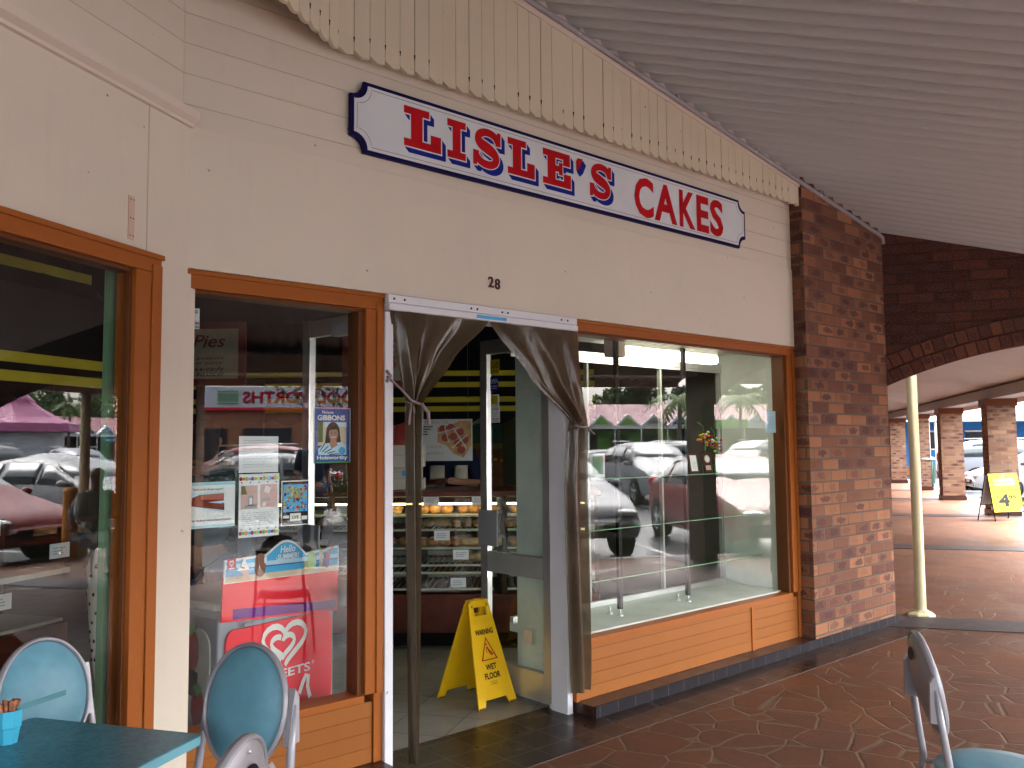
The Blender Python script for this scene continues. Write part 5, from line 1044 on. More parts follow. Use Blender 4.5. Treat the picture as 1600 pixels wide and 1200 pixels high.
def car(kind, paint_, loc, rz, label, group='cars in the car park'):
    P = CARS[kind]; xf = XF(loc, rz); t = thing('parked_car', label, 'car', xf, group)
    L, Wd, top, belt = P['L'], P['W'], P['top'], P['belt']; st = []
    for i, (x, z) in enumerate(top):
        w = Wd * (1 - .16 * abs(x / (L / 2)) ** 5); cab = max(0, z - belt) / .5; zb = min(z - .03, belt)
        wr = w * (.93 - .20 * min(1, cab)); zr = z - (.02 + .05 * min(1, cab))
        bz = .24 if abs(x) < L / 2 - .1 else .34
        st.append([(x, w * .93, bz), (x, w, bz + .14), (x, w * 1.0, (bz + zb) / 2 + .05), (x, w * .965, zb), (x, (w * .965 + wr) / 2 + .015 * min(1, cab), (zb + zr) / 2), (x, wr, zr), (x, wr * .7, z), (x, 0, z + .012)])
    K = len(st[0]); m = MB(paint_); vs = []
    for s_ in st: vs += s_ + [(p[0], -p[1], p[2]) for p in s_[-2::-1]]
    n = 2 * K - 1
    fs = [(i * n + k, i * n + k + 1, (i + 1) * n + k + 1, (i + 1) * n + k) for i in range(len(st) - 1) for k in range(n - 1)]
    fs += [list(range(n)), list(range((len(st) - 1) * n, len(st) * n))[::-1]]
    m.addmesh(vs, fs, True, xf=xf); o = m.build('body', t)
    md = o.modifiers.new('sub', 'SUBSURF'); md.levels = 1; md.render_levels = 1
    # glass
    def lerp(a, b_, s): return tuple(a[k] + (b_[k] - a[k]) * s for k in range(3))
    def S(x, side):   # belt and roof edge at x
        for i in range(len(top) - 1):
            if top[i][0] >= x >= top[i + 1][0]:
                s = (top[i][0] - x) / (top[i][0] - top[i + 1][0]); a = lerp(st[i][3], st[i + 1][3], s); b_ = lerp(st[i][5], st[i + 1][5], s); return (a[0], side * (a[1] + .004), a[2]), (b_[0], side * (b_[1] + .010), b_[2])
    iw, ir = P['ws'], P['rw']; xf_, xb = top[iw[0]][0] - .12, top[ir[1]][0] + .10
    if kind == 'ute': xb = top[7][0] + .05
    xm = [xf_, (top[iw[1]][0] + -.35) / 2 + .10, (-.85 if kind != 'ute' else -.8), xb]
    for side in (-1, 1):
        for a, b_ in ((xm[0], xm[1] + .03), (xm[1] - .03, xm[2] + .03), (xm[2] - .03, xm[3])):
            if a - b_ < .2: continue
            m = MB('car_glass'); q0, q1 = [], []
            for i in range(9):
                lo, hi = S(a + (b_ - a) * i / 8, side); q0.append(lerp(lo, hi, .10)); q1.append(lerp(lo, hi, .90))
            N = 9; m.addmesh(q0 + q1, [(i, i + 1, N + i + 1, N + i) if side > 0 else (N + i, N + i + 1, i + 1, i) for i in range(N - 1)], True, xf=xf); m.build('side_window', t, solid=.006)
    for nm, (i0, i1), off in (('windscreen', iw, 1), ('rear_window', ir, -1)):
        a, b_ = st[i0], st[i1]; m = MB('car_glass'); q = []
        for s in (.10, .5, .92):
            lo = lerp(a[4], b_[5], s); mid = lerp(a[7], b_[7], s)
            yv = lerp(a[5], b_[5], s)[1] * .92; z = mid[2]; x = mid[0] + .012 * off
            q += [(x - off * .05, -yv, z - .02), (x, -yv * .5, z + .004), (x, yv * .5, z + .004), (x - off * .05, yv, z - .02)]
        m.addmesh(q, [(4 * j + k, 4 * j + k + 1, 4 * j + 4 + k + 1, 4 * j + 4 + k) for j in range(2) for k in range(3)], True, xf=xf); m.build(nm, t, solid=.01)
    for sx in (-1, 1):
        for sy in (-1, 1):
            x = sx * P['wb'] + (.02 if sx > 0 else 0); r = P['r']; w = Wd * .985
            wf = xf @ XF((x, sy * (w - .09), r), 0, I4, R(90))
            m = MB('tyre'); m.lathe([(r * .62, -.10), (r * .97, -.10), (r, -.06), (r, .06), (r * .97, .10), (r * .62, .10)], 28, wf); wo = m.build('wheel', t)
            m = MB('rim'); m.lathe([(r * .64, -.095), (r * .60, -.104), (r * .56, -.07)], 28, wf) if sy > 0 else m.lathe([(r * .64, .095), (r * .60, .104), (r * .56, .07)], 28, wf)
            yy = -.098 if sy > 0 else .098
            for k in range(5): m.box(-.028, .028, .03, r * .60, yy - .008, yy + .008, wf @ Matrix.Rotation(k * 2 * math.pi / 5, 4, 'Z'))
            m.lathe([(.001, yy - .01), (.05, yy - .01), (.05, yy + .01), (.001, yy + .01)], 14, wf); m.build('rim', sub(wo, t))
            m = MB('black_metal'); m.lathe([(r * .4, -.085 if sy > 0 else .085), (r * 1.12, -.088 if sy > 0 else .088)], 28, wf @ XF((0, 0, 0))); m.build('wheel_arch', sub(wo, t), solid=.004)
    xn = L / 2; hz = top[1][1]
    for sy in (-1, 1):
        m = MB('lamp_clear'); m.ell((xn - .17, sy * Wd * .66, hz - .035), (.17, .17, .055), 12, 8, xf); m.build('headlight', t)
        m = MB('tail_red'); m.ell((-xn + .10, sy * Wd * .74, top[-3][1] - .08), (.10, .12, .09 if kind != 'suv' else .22), 12, 8, xf); m.build('tail_light', t)
        m = MB(paint_); m.ell((top[iw[0]][0] - .28, sy * (Wd + .05), belt + .06), (.07, .10, .06), 10, 6, xf); m.build('mirror', t)
        m = MB('black_metal'); m.ell((xn - .04, sy * .62, .38), (.05, .10, .045), 10, 6, xf); m.build('fog_lamp', t)
    m = MB('black_metal'); m.box(xn - .05, xn + .004, -.42, .42, .42, .55, xf); m.use('white_ink'); m.box(xn + .004, xn + .01, -.19, .19, .46, .56, xf); m.box(-xn - .012, -xn - .006, -.19, .19, .62, .72, xf); m.build('grille', t)
    if kind in ('suv', 'ute'):
        m = MB('alu'); [m.tube([(.3, s_ * .62, top[5][1] + .03), (-1.4 if kind == 'suv' else -.5, s_ * .62, top[6][1] + .03)], .018, 6, xf) for s_ in (-1, 1)]; m.build('roof_rail', t)
NOSE = math.atan2(-G2[1], -G2[0]); GR = -.12     # nosed in to the kerb
def cg(kind, paint_, u, v, label, rot=0, ex=0):
    p = G(u, v); car(kind, paint_, (p.x, p.y, GR), NOSE + rot, label)
cg('hatch', 'paint_white', 27.6, 7.6, 'white car with its nose showing between the brick piers')
cg('suv', 'paint_silver', 32.6, 7.9, 'silver four wheel drive parked tail in beside the brick pier', math.pi)
cg('hatch', 'paint_red', 21.9, 8.3, 'dark red car glimpsed at the right edge behind the pizza sign')
cg('sedan', 'paint_red', 9.7, 7.35, 'red car nosed up to the kerb, mirrored in both shop windows', .05)
cg('hatch', 'paint_silver', 6.6, 7.7, 'silver hatchback beside the red car, mirrored in the display window', -.1)
cg('hatch', 'paint_white', 13.2, 8.0, 'white hatchback mirrored at the right of the left window', .1)
cg('suv', 'paint_white', 11.8, 17.6, 'white car facing the shop in the second row', 0)
cg('ute', 'paint_white', 18.6, 16.2, 'white double cab utility mirrored in the left window', math.pi / 2)
cg('hatch', 'paint_white', 22.6, 17.5, 'white wagon behind the utility in the left window', .6)
cg('sedan', 'paint_dark', 12.5, 24.0, 'dark blue sedan seen side-on in the display window', -math.pi / 2)
cg('canopy', 'paint_white', 17.4, 32.5, 'white utility with a canopy behind the dark sedan', 2.6)
cg('ute', 'paint_white', 20.5, 29.0, 'white double cab utility mirrored at the right of the display window', .9)
cg('sedan', 'paint_grey', 17.0, 18.3, 'pale grey sedan mirrored low at the right of the display window', .8)
cg('hatch', 'paint_white', 1.2, 14.4, 'white hatchback mirrored behind the letter in the poster window', math.pi / 2)
cg('suv', 'paint_red', .5, 20.5, 'dark red car behind the white hatchback in the poster window', math.pi / 2)
cg('sedan', 'paint_silver', 26.5, 31, 'silver sedan in the far row of the left window', 1.2)
cg('suv', 'paint_grey', 30.5, 24, 'grey four wheel drive in the far row of the left window', .4)
cg('suv', 'paint_dark', 6.5, 30, 'dark four wheel drive in the far row of the display window', .2)

# ================================================================== SHOPS ACROSS THE CAR PARK
FM = frame((-G1[0], -G1[1]), (G2[0], G2[1]))     # x = -u, y = v: reads from the shop side
t = thing('shop_row', 'long low row of shops with a maroon roof across the car park', 'building', FM @ XF((-60, 80, 0)))
m = MB('wood_dark'); m.box(-125, -5, 80.5, 92, -.12, 3.3, FM); m.build('wall', t)
m = MB('roof_maroon'); m.prism([(77.6, 3.35), (88, 5.95), (98, 3.35)], -125, -5, 'x', FM); m.build('roof', t)
m = MB('white_paint'); m.box(-125, -5, 77.4, 77.6, 3.02, 3.36, FM); m.build('fascia', t)
gn = 0
sg = ['blue_ink', 'navy_ink', 'royal_blue', 'sign_white', 'paper_cream']; SGT = ['BANK', 'CHEMIST', 'MEDICAL', 'NEWS', 'HAIR', 'TRAVEL', 'BAKERY', 'CAFE']
for u in [22 + 2.75 * i for i in range(12)] + [76 + 3.3 * i for i in range(10)]:
    g = -u; w2 = 1.3 if u < 60 else 1.55; green = 27 < u < 33
    m = MB('white_paint'); m.prism([(g - w2, 3.36), (g + w2, 3.36), (g, 4.5)], 77.3, 77.7, 'y', FM)
    m.use('shop_green' if green else sg[gn % 5]); flat(m, [(g - w2 + .4, 3.44), (g + w2 - .4, 3.44), (g, 4.24)], 77.28, FM)
    m.use('yellow_ink' if green else ('white_ink' if gn % 5 < 3 else 'blue_ink'))
    if gn % 5 == 1: frect(m, g - .07, g + .07, 3.75, 4.05, 77.26, FM); frect(m, g - .16, g + .16, 3.84, 3.96, 77.255, FM); put_text(m, SGT[gn % 8], g - .55, g + .55, 3.50, 3.66, 77.25, .02, xf=FM)
    else: put_text(m, SGT[gn % 8], g - .45, g + .45, 3.62, 3.80, 77.25, .02, xf=FM)
    m.build('gable', t)
    m = MB('white_paint'); m.box(g + w2 - .05, g + w2 + .07, 77.4, 77.52, -.12, 3.02, FM); m.build('post', t); gn += 1
m = MB('shop_green'); m.box(-36, -25, 80.3, 80.49, .2, 3.0, FM); m.box(-43, -36.2, 77.2, 77.39, 3.1, 3.9, FM); m.use('window_dark')
for k in range(3): m.box(-34.5 + k * 3.3, -32.6 + k * 3.3, 80.25, 80.29, .6, 2.4, FM)
m.build('green_shopfront', t)
m = MB('yellow_ink'); m.box(-112, -104, 77.15, 77.38, 2.9, 3.6, FM); m.use('white_ink'); m.box(-111, -105, 77.14, 77.3, 3.75, 4.1, FM); m.use('sky_ink'); m.box(-104, -92, 77.14, 77.3, 2.4, 2.75, FM); m.build('sign_boards', t)
for k in range(14):
    m = MB('window_dark'); m.box(-120 + k * 8, -115 + k * 8, 80.4, 80.49, .3, 2.6, FM) if not (-37 < -120 + k * 8 + 2 < -24) else m.box(-50, -49, 80.4, 80.49, .3, 2.6, FM); m.build('shop_window', t)
t = thing('supermarket', 'supermarket with a long white sign band over red brick', 'building', FM @ XF((0, 60, 0)))
m = MB('brick_far'); m.box(-9, 26, 60.5, 75, -.12, 5.6, FM); m.build('wall', t)
m = MB('sign_white'); m.box(-8.5, 25, 60.0, 60.5, 4.42, 5.95, FM); m.use('freezer_red'); m.box(-8.5, 25, 59.9, 60.5, 4.22, 4.41, FM); m.use('red_ink'); put_text(m, 'WOOLWORTHS', -4.85, 4.65, 4.72, 5.6, 59.97, .035, xf=FM)
m.use('green_wall'); m.box(4.95, 6.4, 59.93, 60.0, 4.85, 5.45, FM); m.use('green_wall'); m.box(4.95, 6.4, 59.93, 60, 5.55, 5.65, FM); m.box(4.95, 6.4, 59.93, 60, 4.65, 4.75, FM); m.build('sign_band', t)
m = MB('window_dark')
for k in range(7): m.box(-8 + k * 4.6, -4.6 + k * 4.6, 60.3, 60.49, .2, 2.9, FM)
m.build('shopfront_glass', t)
t = thing('pavilion', 'small pavilion with a bright pink curved roof in the car park', 'building', XF(G(34.2, 31.8)))
m = MB('roof_pink'); m.lathe([(3.4, 2.35), (3.3, 2.75), (2.4, 3.05), (1.5, 3.6), (1.25, 3.8), (1.2, 3.95), (.6, 4.5), (.001, 5.0)], 8, XF(G(34.2, 31.8), .4)); m.build('roof', t, smooth=False)
m = MB('sign_white'); m.lathe([(2.6, -.12), (2.6, 2.4)], 8, XF(G(34.2, 31.8), .4)); m.build('wall', t, smooth=False)
# blue building at the end of the arcade (its end wall faces the camera along +u)
BX_ = CM @ XF((0, 0, 0)); t = thing('blue_building', 'bright blue building with white verandah posts beyond the parked cars', 'building', BX_ @ XF((20, 42, 0)))
m = MB('blue_render'); m.box(15.5, 40, 42.5, 52, .25, 2.45, BX_); m.build('wall', t); m = MB('brick_far'); m.box(15.4, 40, 42.4, 42.6, -.12, .30, BX_); m.build('base', t)
for x in (19.7, 21.8, 25.2, 29.0): m = MB('window_dark'); m.box(x - .55, x + .75, 42.42, 42.49, 1.15, 1.95, BX_); o = m.build('window', t); m = MB('white_paint'); m.box(x - .62, x + .82, 42.40, 42.47, 1.95, 2.02, BX_); m.box(x - .62, x + .82, 42.40, 42.47, 1.08, 1.15, BX_); m.build('frame', sub(o, t))
m = MB('roof_red'); m.prism([(39.0, 2.62), (44, 4.3), (52, 4.3)], 15, 42, 'x', BX_); m.use('white_paint'); m.box(15, 42, 38.9, 39.05, 2.42, 2.62, BX_); m.build('roof', t)
for x in (17.8, 18.25, 20.45, 23.2, 26.4, 29.5): m = MB('white_paint'); m.box(x, x + .17, 39.1, 39.27, -.1, 2.42, BX_); m.build('post', t)

# ================================================================== TREES
def cluster(m, c, r, n, s, r_, squash=.8):
    for _ in range(n):
        while True:
            p = Vector((r_.uniform(-1, 1), r_.uniform(-1, 1), r_.uniform(-1, 1)))
            if p.length < 1: break
        p = p.normalized() * (p.length ** .5); q = Vector((c[0] + p.x * r, c[1] + p.y * r, c[2] + p.z * r * squash))
        a = Vector((r_.gauss(0, 1), r_.gauss(0, 1), r_.gauss(0, 1))).normalized(); b_ = a.orthogonal().normalized(); ss = s * r_.uniform(.6, 1.3)
        m.face([q + a * ss, q + b_ * ss * .6, q - a * ss, q - b_ * ss * .6])
def tree(loc, h, r, mat, label, seed, n=26, leaf=.34, per=70):
    r_ = random.Random(seed); t = thing('tree', label, 'tree', XF(loc), 'trees across the car park'); L = Vector(loc)
    m = MB('bark'); m.tube([L, L + Vector((.2, 0, h * .35)), L + Vector((.1, .2, h * .7))], [.35, .25, .1], 8)
    for k in range(6): a = r_.uniform(0, 6.28); m.tube([L + Vector((.1, 0, h * .4)), L + Vector((math.cos(a) * r * .7, math.sin(a) * r * .7, h * r_.uniform(.65, .9)))], [.14, .04], 5)
    m.build('trunk', t); m = MB(mat)
    for k in range(n):
        a = r_.uniform(0, 6.28); d = r * r_.uniform(0, .85); zz = h * r_.uniform(.50, .95); cluster(m, L + Vector((math.cos(a) * d, math.sin(a) * d, zz)), r * r_.uniform(.18, .36), per, leaf, r_)
    m.build('crown', t)
TREES = [(38.6, 97, 9.2, 4.2, 'leaf_dark', 'broad dark tree over the maroon roof, left in the display window'), (36.3, 100, 8.4, 3.5, 'leaf_mid', 'paler tree beside the broad dark one'), (46.5, 98, 8.6, 3.4, 'leaf_dark', 'rounded dark tree right of the mirrored brick pier'), (53, 96, 8.6, 3.6, 'leaf_mid', 'light green tree at the right of the display window'),
         (84, 96, 10, 4.5, 'leaf_dark', 'tall dark tree at the left of the left window'), (95, 97, 9, 4, 'leaf_dark', 'low dark tree behind the power pole'), (103, 96, 11, 5, 'leaf_mid', 'large green tree right of the power pole'), (112, 97, 11.5, 5, 'leaf_mid', 'large green tree at the right of the left window'), (28, 100, 7.5, 3, 'leaf_dark', 'small far dark tree over the maroon roof')]
for k, (u, v, h, r, mt, lab) in enumerate(TREES): tree(tuple(G(u, v, -.12)), h, r, mt, lab, 50 + k)
def palm(u, v, h, label, seed):
    p = G(u, v, -.12); t = thing('palm_tree', label, 'palm', XF(p), 'palms in the car park'); r_ = random.Random(seed)
    m = MB('bark'); m.tube([p, p + Vector((.1, 0, h * .5)), p + Vector((.15, .05, h))], [.2, .13, .1], 8); m.build('trunk', t); m = MB('leaf_palm'); c = p + Vector((.15, .05, h))
    for k in range(15):
        a = k * 2.4 + r_.uniform(-.2, .2); el = r_.uniform(.1, 1.0); Lf = r_.uniform(1.7, 2.3); prev = None
        for i in range(12):
            s = i / 11; q = c + Vector((math.cos(a) * Lf * s, math.sin(a) * Lf * s, Lf * (el * s - 1.1 * s * s)))
            if prev is not None:
                d = (q - prev).normalized(); sd = d.cross(Vector((0, 0, 1))).normalized(); ln = .5 * math.sin(math.pi * min(1, s * .9 + .12))
                for sg_ in (-1, 1): m.face([prev, q, q + sd * sg_ * ln + d * .15 - Vector((0, 0, ln * .55))])
            prev = q
    m.build('crown', t)
palm(29.5, 50, 4.6, 'slim palm at the right of the display window', 3); palm(20.5, 38, 4.0, 'palm beside the mirrored brick pier', 4); palm(70, 62, 5.8, 'dark palm by the power pole in the left window', 5)
p = G(3.4, 14.2, -.12); t = thing('bare_tree', 'small sparse tree with bare forking branches in front of the supermarket', 'tree', XF(p)); r_ = random.Random(8); m = MB('bark'); mL = MB('deep_maroon')
def branch(a, d, L, r, k):
    b_ = a + d * L; m.tube([a, a + d * L * .5 + Vector((r_.uniform(-.05, .05), r_.uniform(-.05, .05), 0)), b_], [r, r * .8, r * .6], 6)
    if k == 0: cluster(mL, b_, .22, 10, .05, r_); return
    for _ in range(3 if k > 1 else 2): dd = (d + Vector((r_.uniform(-.6, .6), r_.uniform(-.6, .6), r_.uniform(-.05, .4)))).normalized(); branch(b_, dd, L * r_.uniform(.6, .8), r * .62, k - 1)
branch(p, Vector((0, 0, 1)), 1.25, .07, 4); m.build('trunk', t); mL.build('crown', t)
def hedge(u0, u1, v0, v1, h, label, seed):
    r_ = random.Random(seed); t = thing('hedge', label, 'hedge', XF(G((u0 + u1) / 2, (v0 + v1) / 2))); m = MB('hedge_leaf')
    for k in range(int((u1 - u0) * 7)): p = G(r_.uniform(u0, u1), r_.uniform(v0, v1), -.12 + h * r_.uniform(.25, .85)); cluster(m, p, h * .34, 150, .042, r_)
    m.build('foliage', t); m = MB('bark')
    for k in range(int((u1 - u0) * 2)): p = G(r_.uniform(u0, u1), (v0 + v1) / 2, -.12); m.tube([p, p + Vector((0, 0, h * .5))], .015, 5)
    m.build('stem', t); m = MB('kerb'); m.box(u0 - .1, u1 + .1, -v1 - .3, -v0 + .3, -.118, .02, GM); m.build('garden_kerb', t)
hedge(14.2, 19.5, 11.0, 12.2, .95, 'low brown green hedge in front of the white utility, in the left window', 21)
hedge(-1.5, 4.5, 11.2, 12.2, 1.05, 'low hedge in front of the white hatchback, in the poster window', 22)
def pole(u, v, h, label):
    p = G(u, v, -.12); t = thing('power_pole', label, 'power pole', XF(p)); m = MB('bark'); m.tube([p, p + Vector((0, 0, h))], .16, 8); m.build('shaft', t); m = MB('bark')
    for z in (h - .4, h - 1.4): m.box(-1.3, 1.3, -.06, .06, z, z + .12, XF(p, ANG))
    m.build('crossarm', t)
pole(91.5, 94, 10.8, 'power pole with crossarms over the roofs in the left window'); pole(49.8, 96, 10, 'power pole with crossarms over the roofs in the display window')

# ================================================================== PEOPLE
def skin_obj(name, pts, edges, mat, th, rad, sub_=2):
    me = bpy.data.meshes.new(name); me.from_pydata([tuple(p) for p in pts], edges, []); o = bpy.data.objects.new(name, me); COL.objects.link(o)
    md = o.modifiers.new('skin', 'SKIN'); md.use_smooth_shade = True
    if not me.skin_vertices: pass
    dat = me.skin_vertices[0].data if me.skin_vertices else None
    if dat is None:
        bm = bmesh.new(); bm.from_mesh(me); bm.verts.layers.skin.verify(); bm.to_mesh(me); bm.free(); dat = me.skin_vertices[0].data
    for i, r in enumerate(rad): dat[i].radius = (r, r) if not isinstance(r, tuple) else r; dat[i].use_root = i == 0
    s = o.modifiers.new('s', 'SUBSURF'); s.levels = sub_; s.render_levels = sub_
    dg = bpy.context.evaluated_depsgraph_get(); dg.update(); nm = bpy.data.meshes.new_from_object(o.evaluated_get(dg)); bpy.data.objects.remove(o); bpy.data.meshes.remove(me)
    nm.materials.clear(); nm.materials.append(MATS[mat]); nm.name = name
    for p in nm.polygons: p.use_smooth = True
    nm.transform(th['_m'].inverted()) if False else None
    r = bpy.data.objects.new(name, nm); COL.objects.link(r); r.parent = th['_o']; return r
def person(loc, rz, label, shirt, legs, sit=False, arms='down', hair='hair', h=1.0, sleeves=False):
    t = thing('person', label, 'person', XF(loc, rz) @ Matrix.Scale(h, 4))
    hip = .48 if sit else .95; sh = hip + .48; hd = hip + .705
    P = [(0, 0, hip), (0, .0, hip + .2), (0, -.01, sh - .05), (0, -.005, sh + .06), (0, .01, hd - .07), (0, .02, hd + .03), (0, .01, hd + .09)]; E_ = [(0, 1), (1, 2), (2, 3), (3, 4), (4, 5), (5, 6)]; Rr = [(.10, .07), (.09, .07), (.12, .07), (.055, .055), (.068, .078), (.076, .092), (.055, .065)]
    for s in (-1, 1):
        b_ = len(P)
        if arms == 'down': A = [(s * .19, 0, sh - .02), (s * .25, -.02, sh - .30), (s * .24, .08, sh - .52), (s * .23, .12, sh - .60)]
        else: A = [(s * .19, 0, sh - .02), (s * .25, .02, sh - .28), (s * .12, .26, sh - .26), (s * .06, .33, sh - .25)]
        if s > 0: armR = len(P)
        P += A; Rr += [.062, .045, .032, .036]; E_ += [(2, b_), (b_, b_ + 1), (b_ + 1, b_ + 2), (b_ + 2, b_ + 3)]
        hb = b_ + 3; hv = (Vector(A[3]) - Vector(A[2])).normalized(); side = Vector((s, 0, 0))
        for f in range(4):   # four fingers, then the thumb from the side of the palm
            c0 = len(P); off = side.cross(hv) * (f - 1.5) * .017; P += [tuple(Vector(A[3]) + hv * .03 + off), tuple(Vector(A[3]) + hv * (.07 + .006 * (1.5 - abs(f - 1.5))) + off - side * .008)]; Rr += [.009, .007]; E_ += [(hb, c0), (c0, c0 + 1)]
        c0 = len(P); off = side.cross(hv) * -.035; P += [tuple(Vector(A[3]) + off), tuple(Vector(A[3]) + off + hv * .035 - side * .01)]; Rr += [.011, .008]; E_ += [(hb, c0), (c0, c0 + 1)]
        b_ = len(P)
        K = [(s * .09, 0, hip - .03), (s * .12, .42, hip - .02), (s * .12, .40, .09), (s * .13, .52, .04)] if sit else [(s * .09, 0, hip - .06), (s * .10, .02, .50), (s * .10, -.02, .09), (s * .12, .13, .035)]
        P += K; Rr += [.085, .062, .042, (.038, .03)]; E_ += [(0, b_), (b_, b_ + 1), (b_ + 1, b_ + 2), (b_ + 2, b_ + 3)]
    skin_obj('body', P, E_, 'skin', t, Rr)
    # clothes follow the same joints, a little wider
    Q = P[:3] + [(0, -.005, sh + .03)]; e2 = [(0, 1), (1, 2), (2, 3)]; r2 = [(.185, .14), (.175, .13), (.20, .135), .075]
    for s in (-1, 1):
        b_ = len(Q); i0 = 7 if s < 0 else armR; A = P[i0:i0 + (3 if sleeves else 2)]
        Q += list(A); r2 += [.088, .066, .05][:len(A)]; e2 += [(2, b_), (b_, b_ + 1)] + ([(b_ + 1, b_ + 2)] if sleeves else [])
    skin_obj('shirt', Q, e2, shirt, t, r2, 1)
    Q = [(0, 0, hip + .05)]; r2 = [(.185, .14)]; e2 = []
    for s in (-1, 1):
        K = [(s * .09, 0, hip - .03), (s * .12, .42, hip - .02), (s * .12, .40, .12)] if sit else [(s * .09, 0, hip - .06), (s * .10, .02, .50), (s * .10, -.02, .10)]
        b_ = len(Q); Q += K; r2 += [.10, .078, .06]; e2 += [(0, b_), (b_, b_ + 1), (b_ + 1, b_ + 2)]
    skin_obj('trousers', Q, e2, legs, t, r2, 1)
    for s in (-1, 1):
        m = MB('black_metal'); fy = .46 if sit else .05; m.ell((s * .125, fy, .045), (.05, .14, .045), 12, 8, XF(loc, rz) @ Matrix.Scale(h, 4)); m.build('shoe', t)
    X = XF(loc, rz) @ Matrix.Scale(h, 4)
    if hair: m = MB(hair); m.ell((0, -.012, hd + .055), (.084, .098, .098), 16, 10, X, .9)
    if hair and sleeves: m.ell((0, -.035, hd - .01), (.088, .075, .13), 16, 10, X, .9)
    if hair: m.build('hair', t)
    m = MB('skin'); m.ell((0, .105, hd + .0), (.014, .02, .022), 8, 6, X); m.ell((-.078, .015, hd), (.012, .02, .028), 8, 6, X); m.ell((.078, .015, hd), (.012, .02, .028), 8, 6, X); m.build('ears_and_nose', t)
    m = MB('white_ink'); m.ell((-.03, .094, hd + .02), (.012, .006, .007), 8, 6, X); m.ell((.03, .094, hd + .02), (.012, .006, .007), 8, 6, X); m.use('black_ink'); m.ell((-.03, .099, hd + .02), (.005, .004, .005), 6, 4, X); m.ell((.03, .099, hd + .02), (.005, .004, .005), 6, 4, X); m.use('deep_maroon'); m.ell((0, .094, hd - .045), (.026, .008, .006), 8, 6, X); m.build('face', t)
    return t, X
pc_ = CM @ Vector((-.72, 8.1, 0)); tp_, X = person(tuple(pc_), _ca + math.pi, 'person in navy and white apron behind the counter, head hidden by the poster', 'cloth_navy', 'cloth_navy', arms='up')
m = MB('cloth_white')
m.grid(lambda a, b_: (-.17 + .12 * a, .165 + .02 * math.sin(a * 3), 1.16 + .16 * b_), 6, 6, True, X); m.grid(lambda a, b_: (.04 + .14 * a, .165 + .02 * math.sin(a * 3), 1.12 + .20 * b_), 6, 6, True, X); m.grid(lambda a, b_: (-.17 + .34 * a, .15 + .01 * math.sin(a * 9), .55 + .50 * b_), 8, 6, True, X); m.build('apron', tp_, solid=.004)
pc_ = CM @ Vector((-1.93, 5.2, 0)); person(tuple(pc_), _ca - .1, 'person in a dark teal top and jeans standing inside behind the sofa notice', 'cloth_teal', 'jeans', sleeves=True, h=.93)
person((9.05, 1.72, 0), M_of(-80) - R(90), 'seated person in a pale grey polo shirt at the walkway tables', 'cloth_grey', 'cloth_grey', True, 'up', None)
o = copy_tree(ch0); o.matrix_world = XF((9.05, 1.72, .004), M_of(-80) - R(90)); tag(o, 'teal chair under the seated person, out of the frame', 'chair', 'teal cushioned cafe chairs outside the shop')
person((6.3, -4.4, 0), M_of(-40) - R(90), 'balding person in a dark top standing at the kerb, mirrored in the poster window', 'cloth_navy', 'jeans', hair=None)

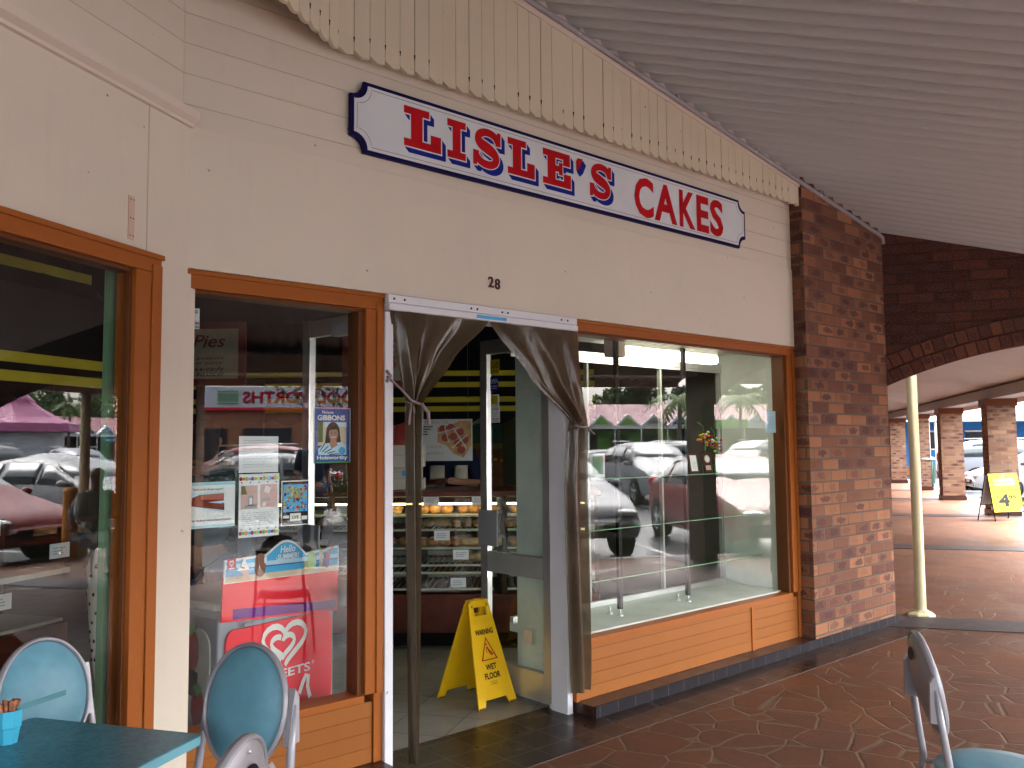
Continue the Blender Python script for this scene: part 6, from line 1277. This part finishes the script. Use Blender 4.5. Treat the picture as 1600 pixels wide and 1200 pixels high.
# interior bits seen past the left pane
t = thing('wall_shelves', 'dark shelves of bread at the left inside the poster window', 'shelves', CM @ XF((-2.3, 6.3, 0)))
m = MB('wood_dark'); m.box(-2.55, -2.03, 6.62, 6.66, .9, 2.0, CM); m.build('back', t)
for z in (1.52, 1.36): m = MB('sand_ink'); m.box(-2.55, -2.05, 6.3, 6.62, z - .012, z, CM); m.build('shelf', t)
for k, (x, z) in enumerate(((-2.4, 1.36), (-2.25, 1.36), (-2.35, 1.52))): food(2, x, 6.4, z + .002, 'shelves left of the window', 1.0)
t = thing('side_counter', 'glazed side counter with pastries and price cards inside the left window', 'counter', GM @ XF((2.5, 3.3, 0)))
m = MB('wood_red'); m.box(.5, 3.5, 3.3, 3.36, 0, .66, GM); m.use('wood_dark'); m.box(.5, 3.5, 3.7, 3.75, 0, 1.15, GM); m.build('body', t)
m = MB('shelf_edge'); m.box(.5, 3.5, 3.29, 3.33, .90, .925, GM); m.box(.5, 3.5, 3.33, 3.7, .665, .68, GM); m.box(.5, 3.5, 3.33, 3.7, .905, .915, GM); m.build('shelf', t)
for k, (u, z, lab) in enumerate(((2.95, 1.12, 'on the upper rail of the side counter'), (2.93, .95, 'in the middle of the side counter'), (3.02, .79, 'low on the side counter'), (3.35, .98, 'at the right end of the side counter'))):
    m = MB('paper'); m.box(u, u + .12, 3.27, 3.274, z, z + .07, GM); m.use('grey_ink'); lines(m, u + .02, u + .10, z + .015, z + .055, 3, 3.2695, .5, GM, k); tag(m.build('price_card'), 'price card ' + lab, 'price card', 'price cards inside the left window')
for k, u in enumerate((2.8, 2.88, 2.96, 3.06)):
    o = protos[1].copy(); COL.objects.link(o); o.matrix_world = GM @ XF((u, 3.42, .927)); tag(o, 'bread roll on the side counter inside the left window', 'roll', 'rolls on the side counter')
t = thing('umbrella', 'furled white umbrella with black dots hanging inside the left window', 'umbrella', GM @ XF((3.30, 2.95, .5)))
m = MB('cloth_white'); m.lathe([(.004, .46), (.016, .55), (.036, .75), (.048, .95), (.03, 1.02), (.006, 1.05)], 12, GM @ XF((3.30, 2.95, 0))); m.use('black_ink'); r_ = random.Random(6)
for k in range(11):
    for j in range(5): z = .55 + k * .042; a = j * 1.256 + k * .5; rr_ = .010 + .038 * (z - .5) / .45; m.ell((3.30 + rr_ * math.cos(a), 2.95 + rr_ * math.sin(a), z), (.007, .007, .010), 6, 4, GM)
m.build('canopy', t); m = MB('black_metal'); m.tube([(3.30, 2.95, 1.05), (3.30, 2.95, 1.20), (3.32, 2.95, 1.24), (3.34, 2.95, 1.20)], .006, 6, GM); m.build('handle', t)
for o in list(bpy.data.objects):
    if o.type == 'MESH': o.data.name = o.name
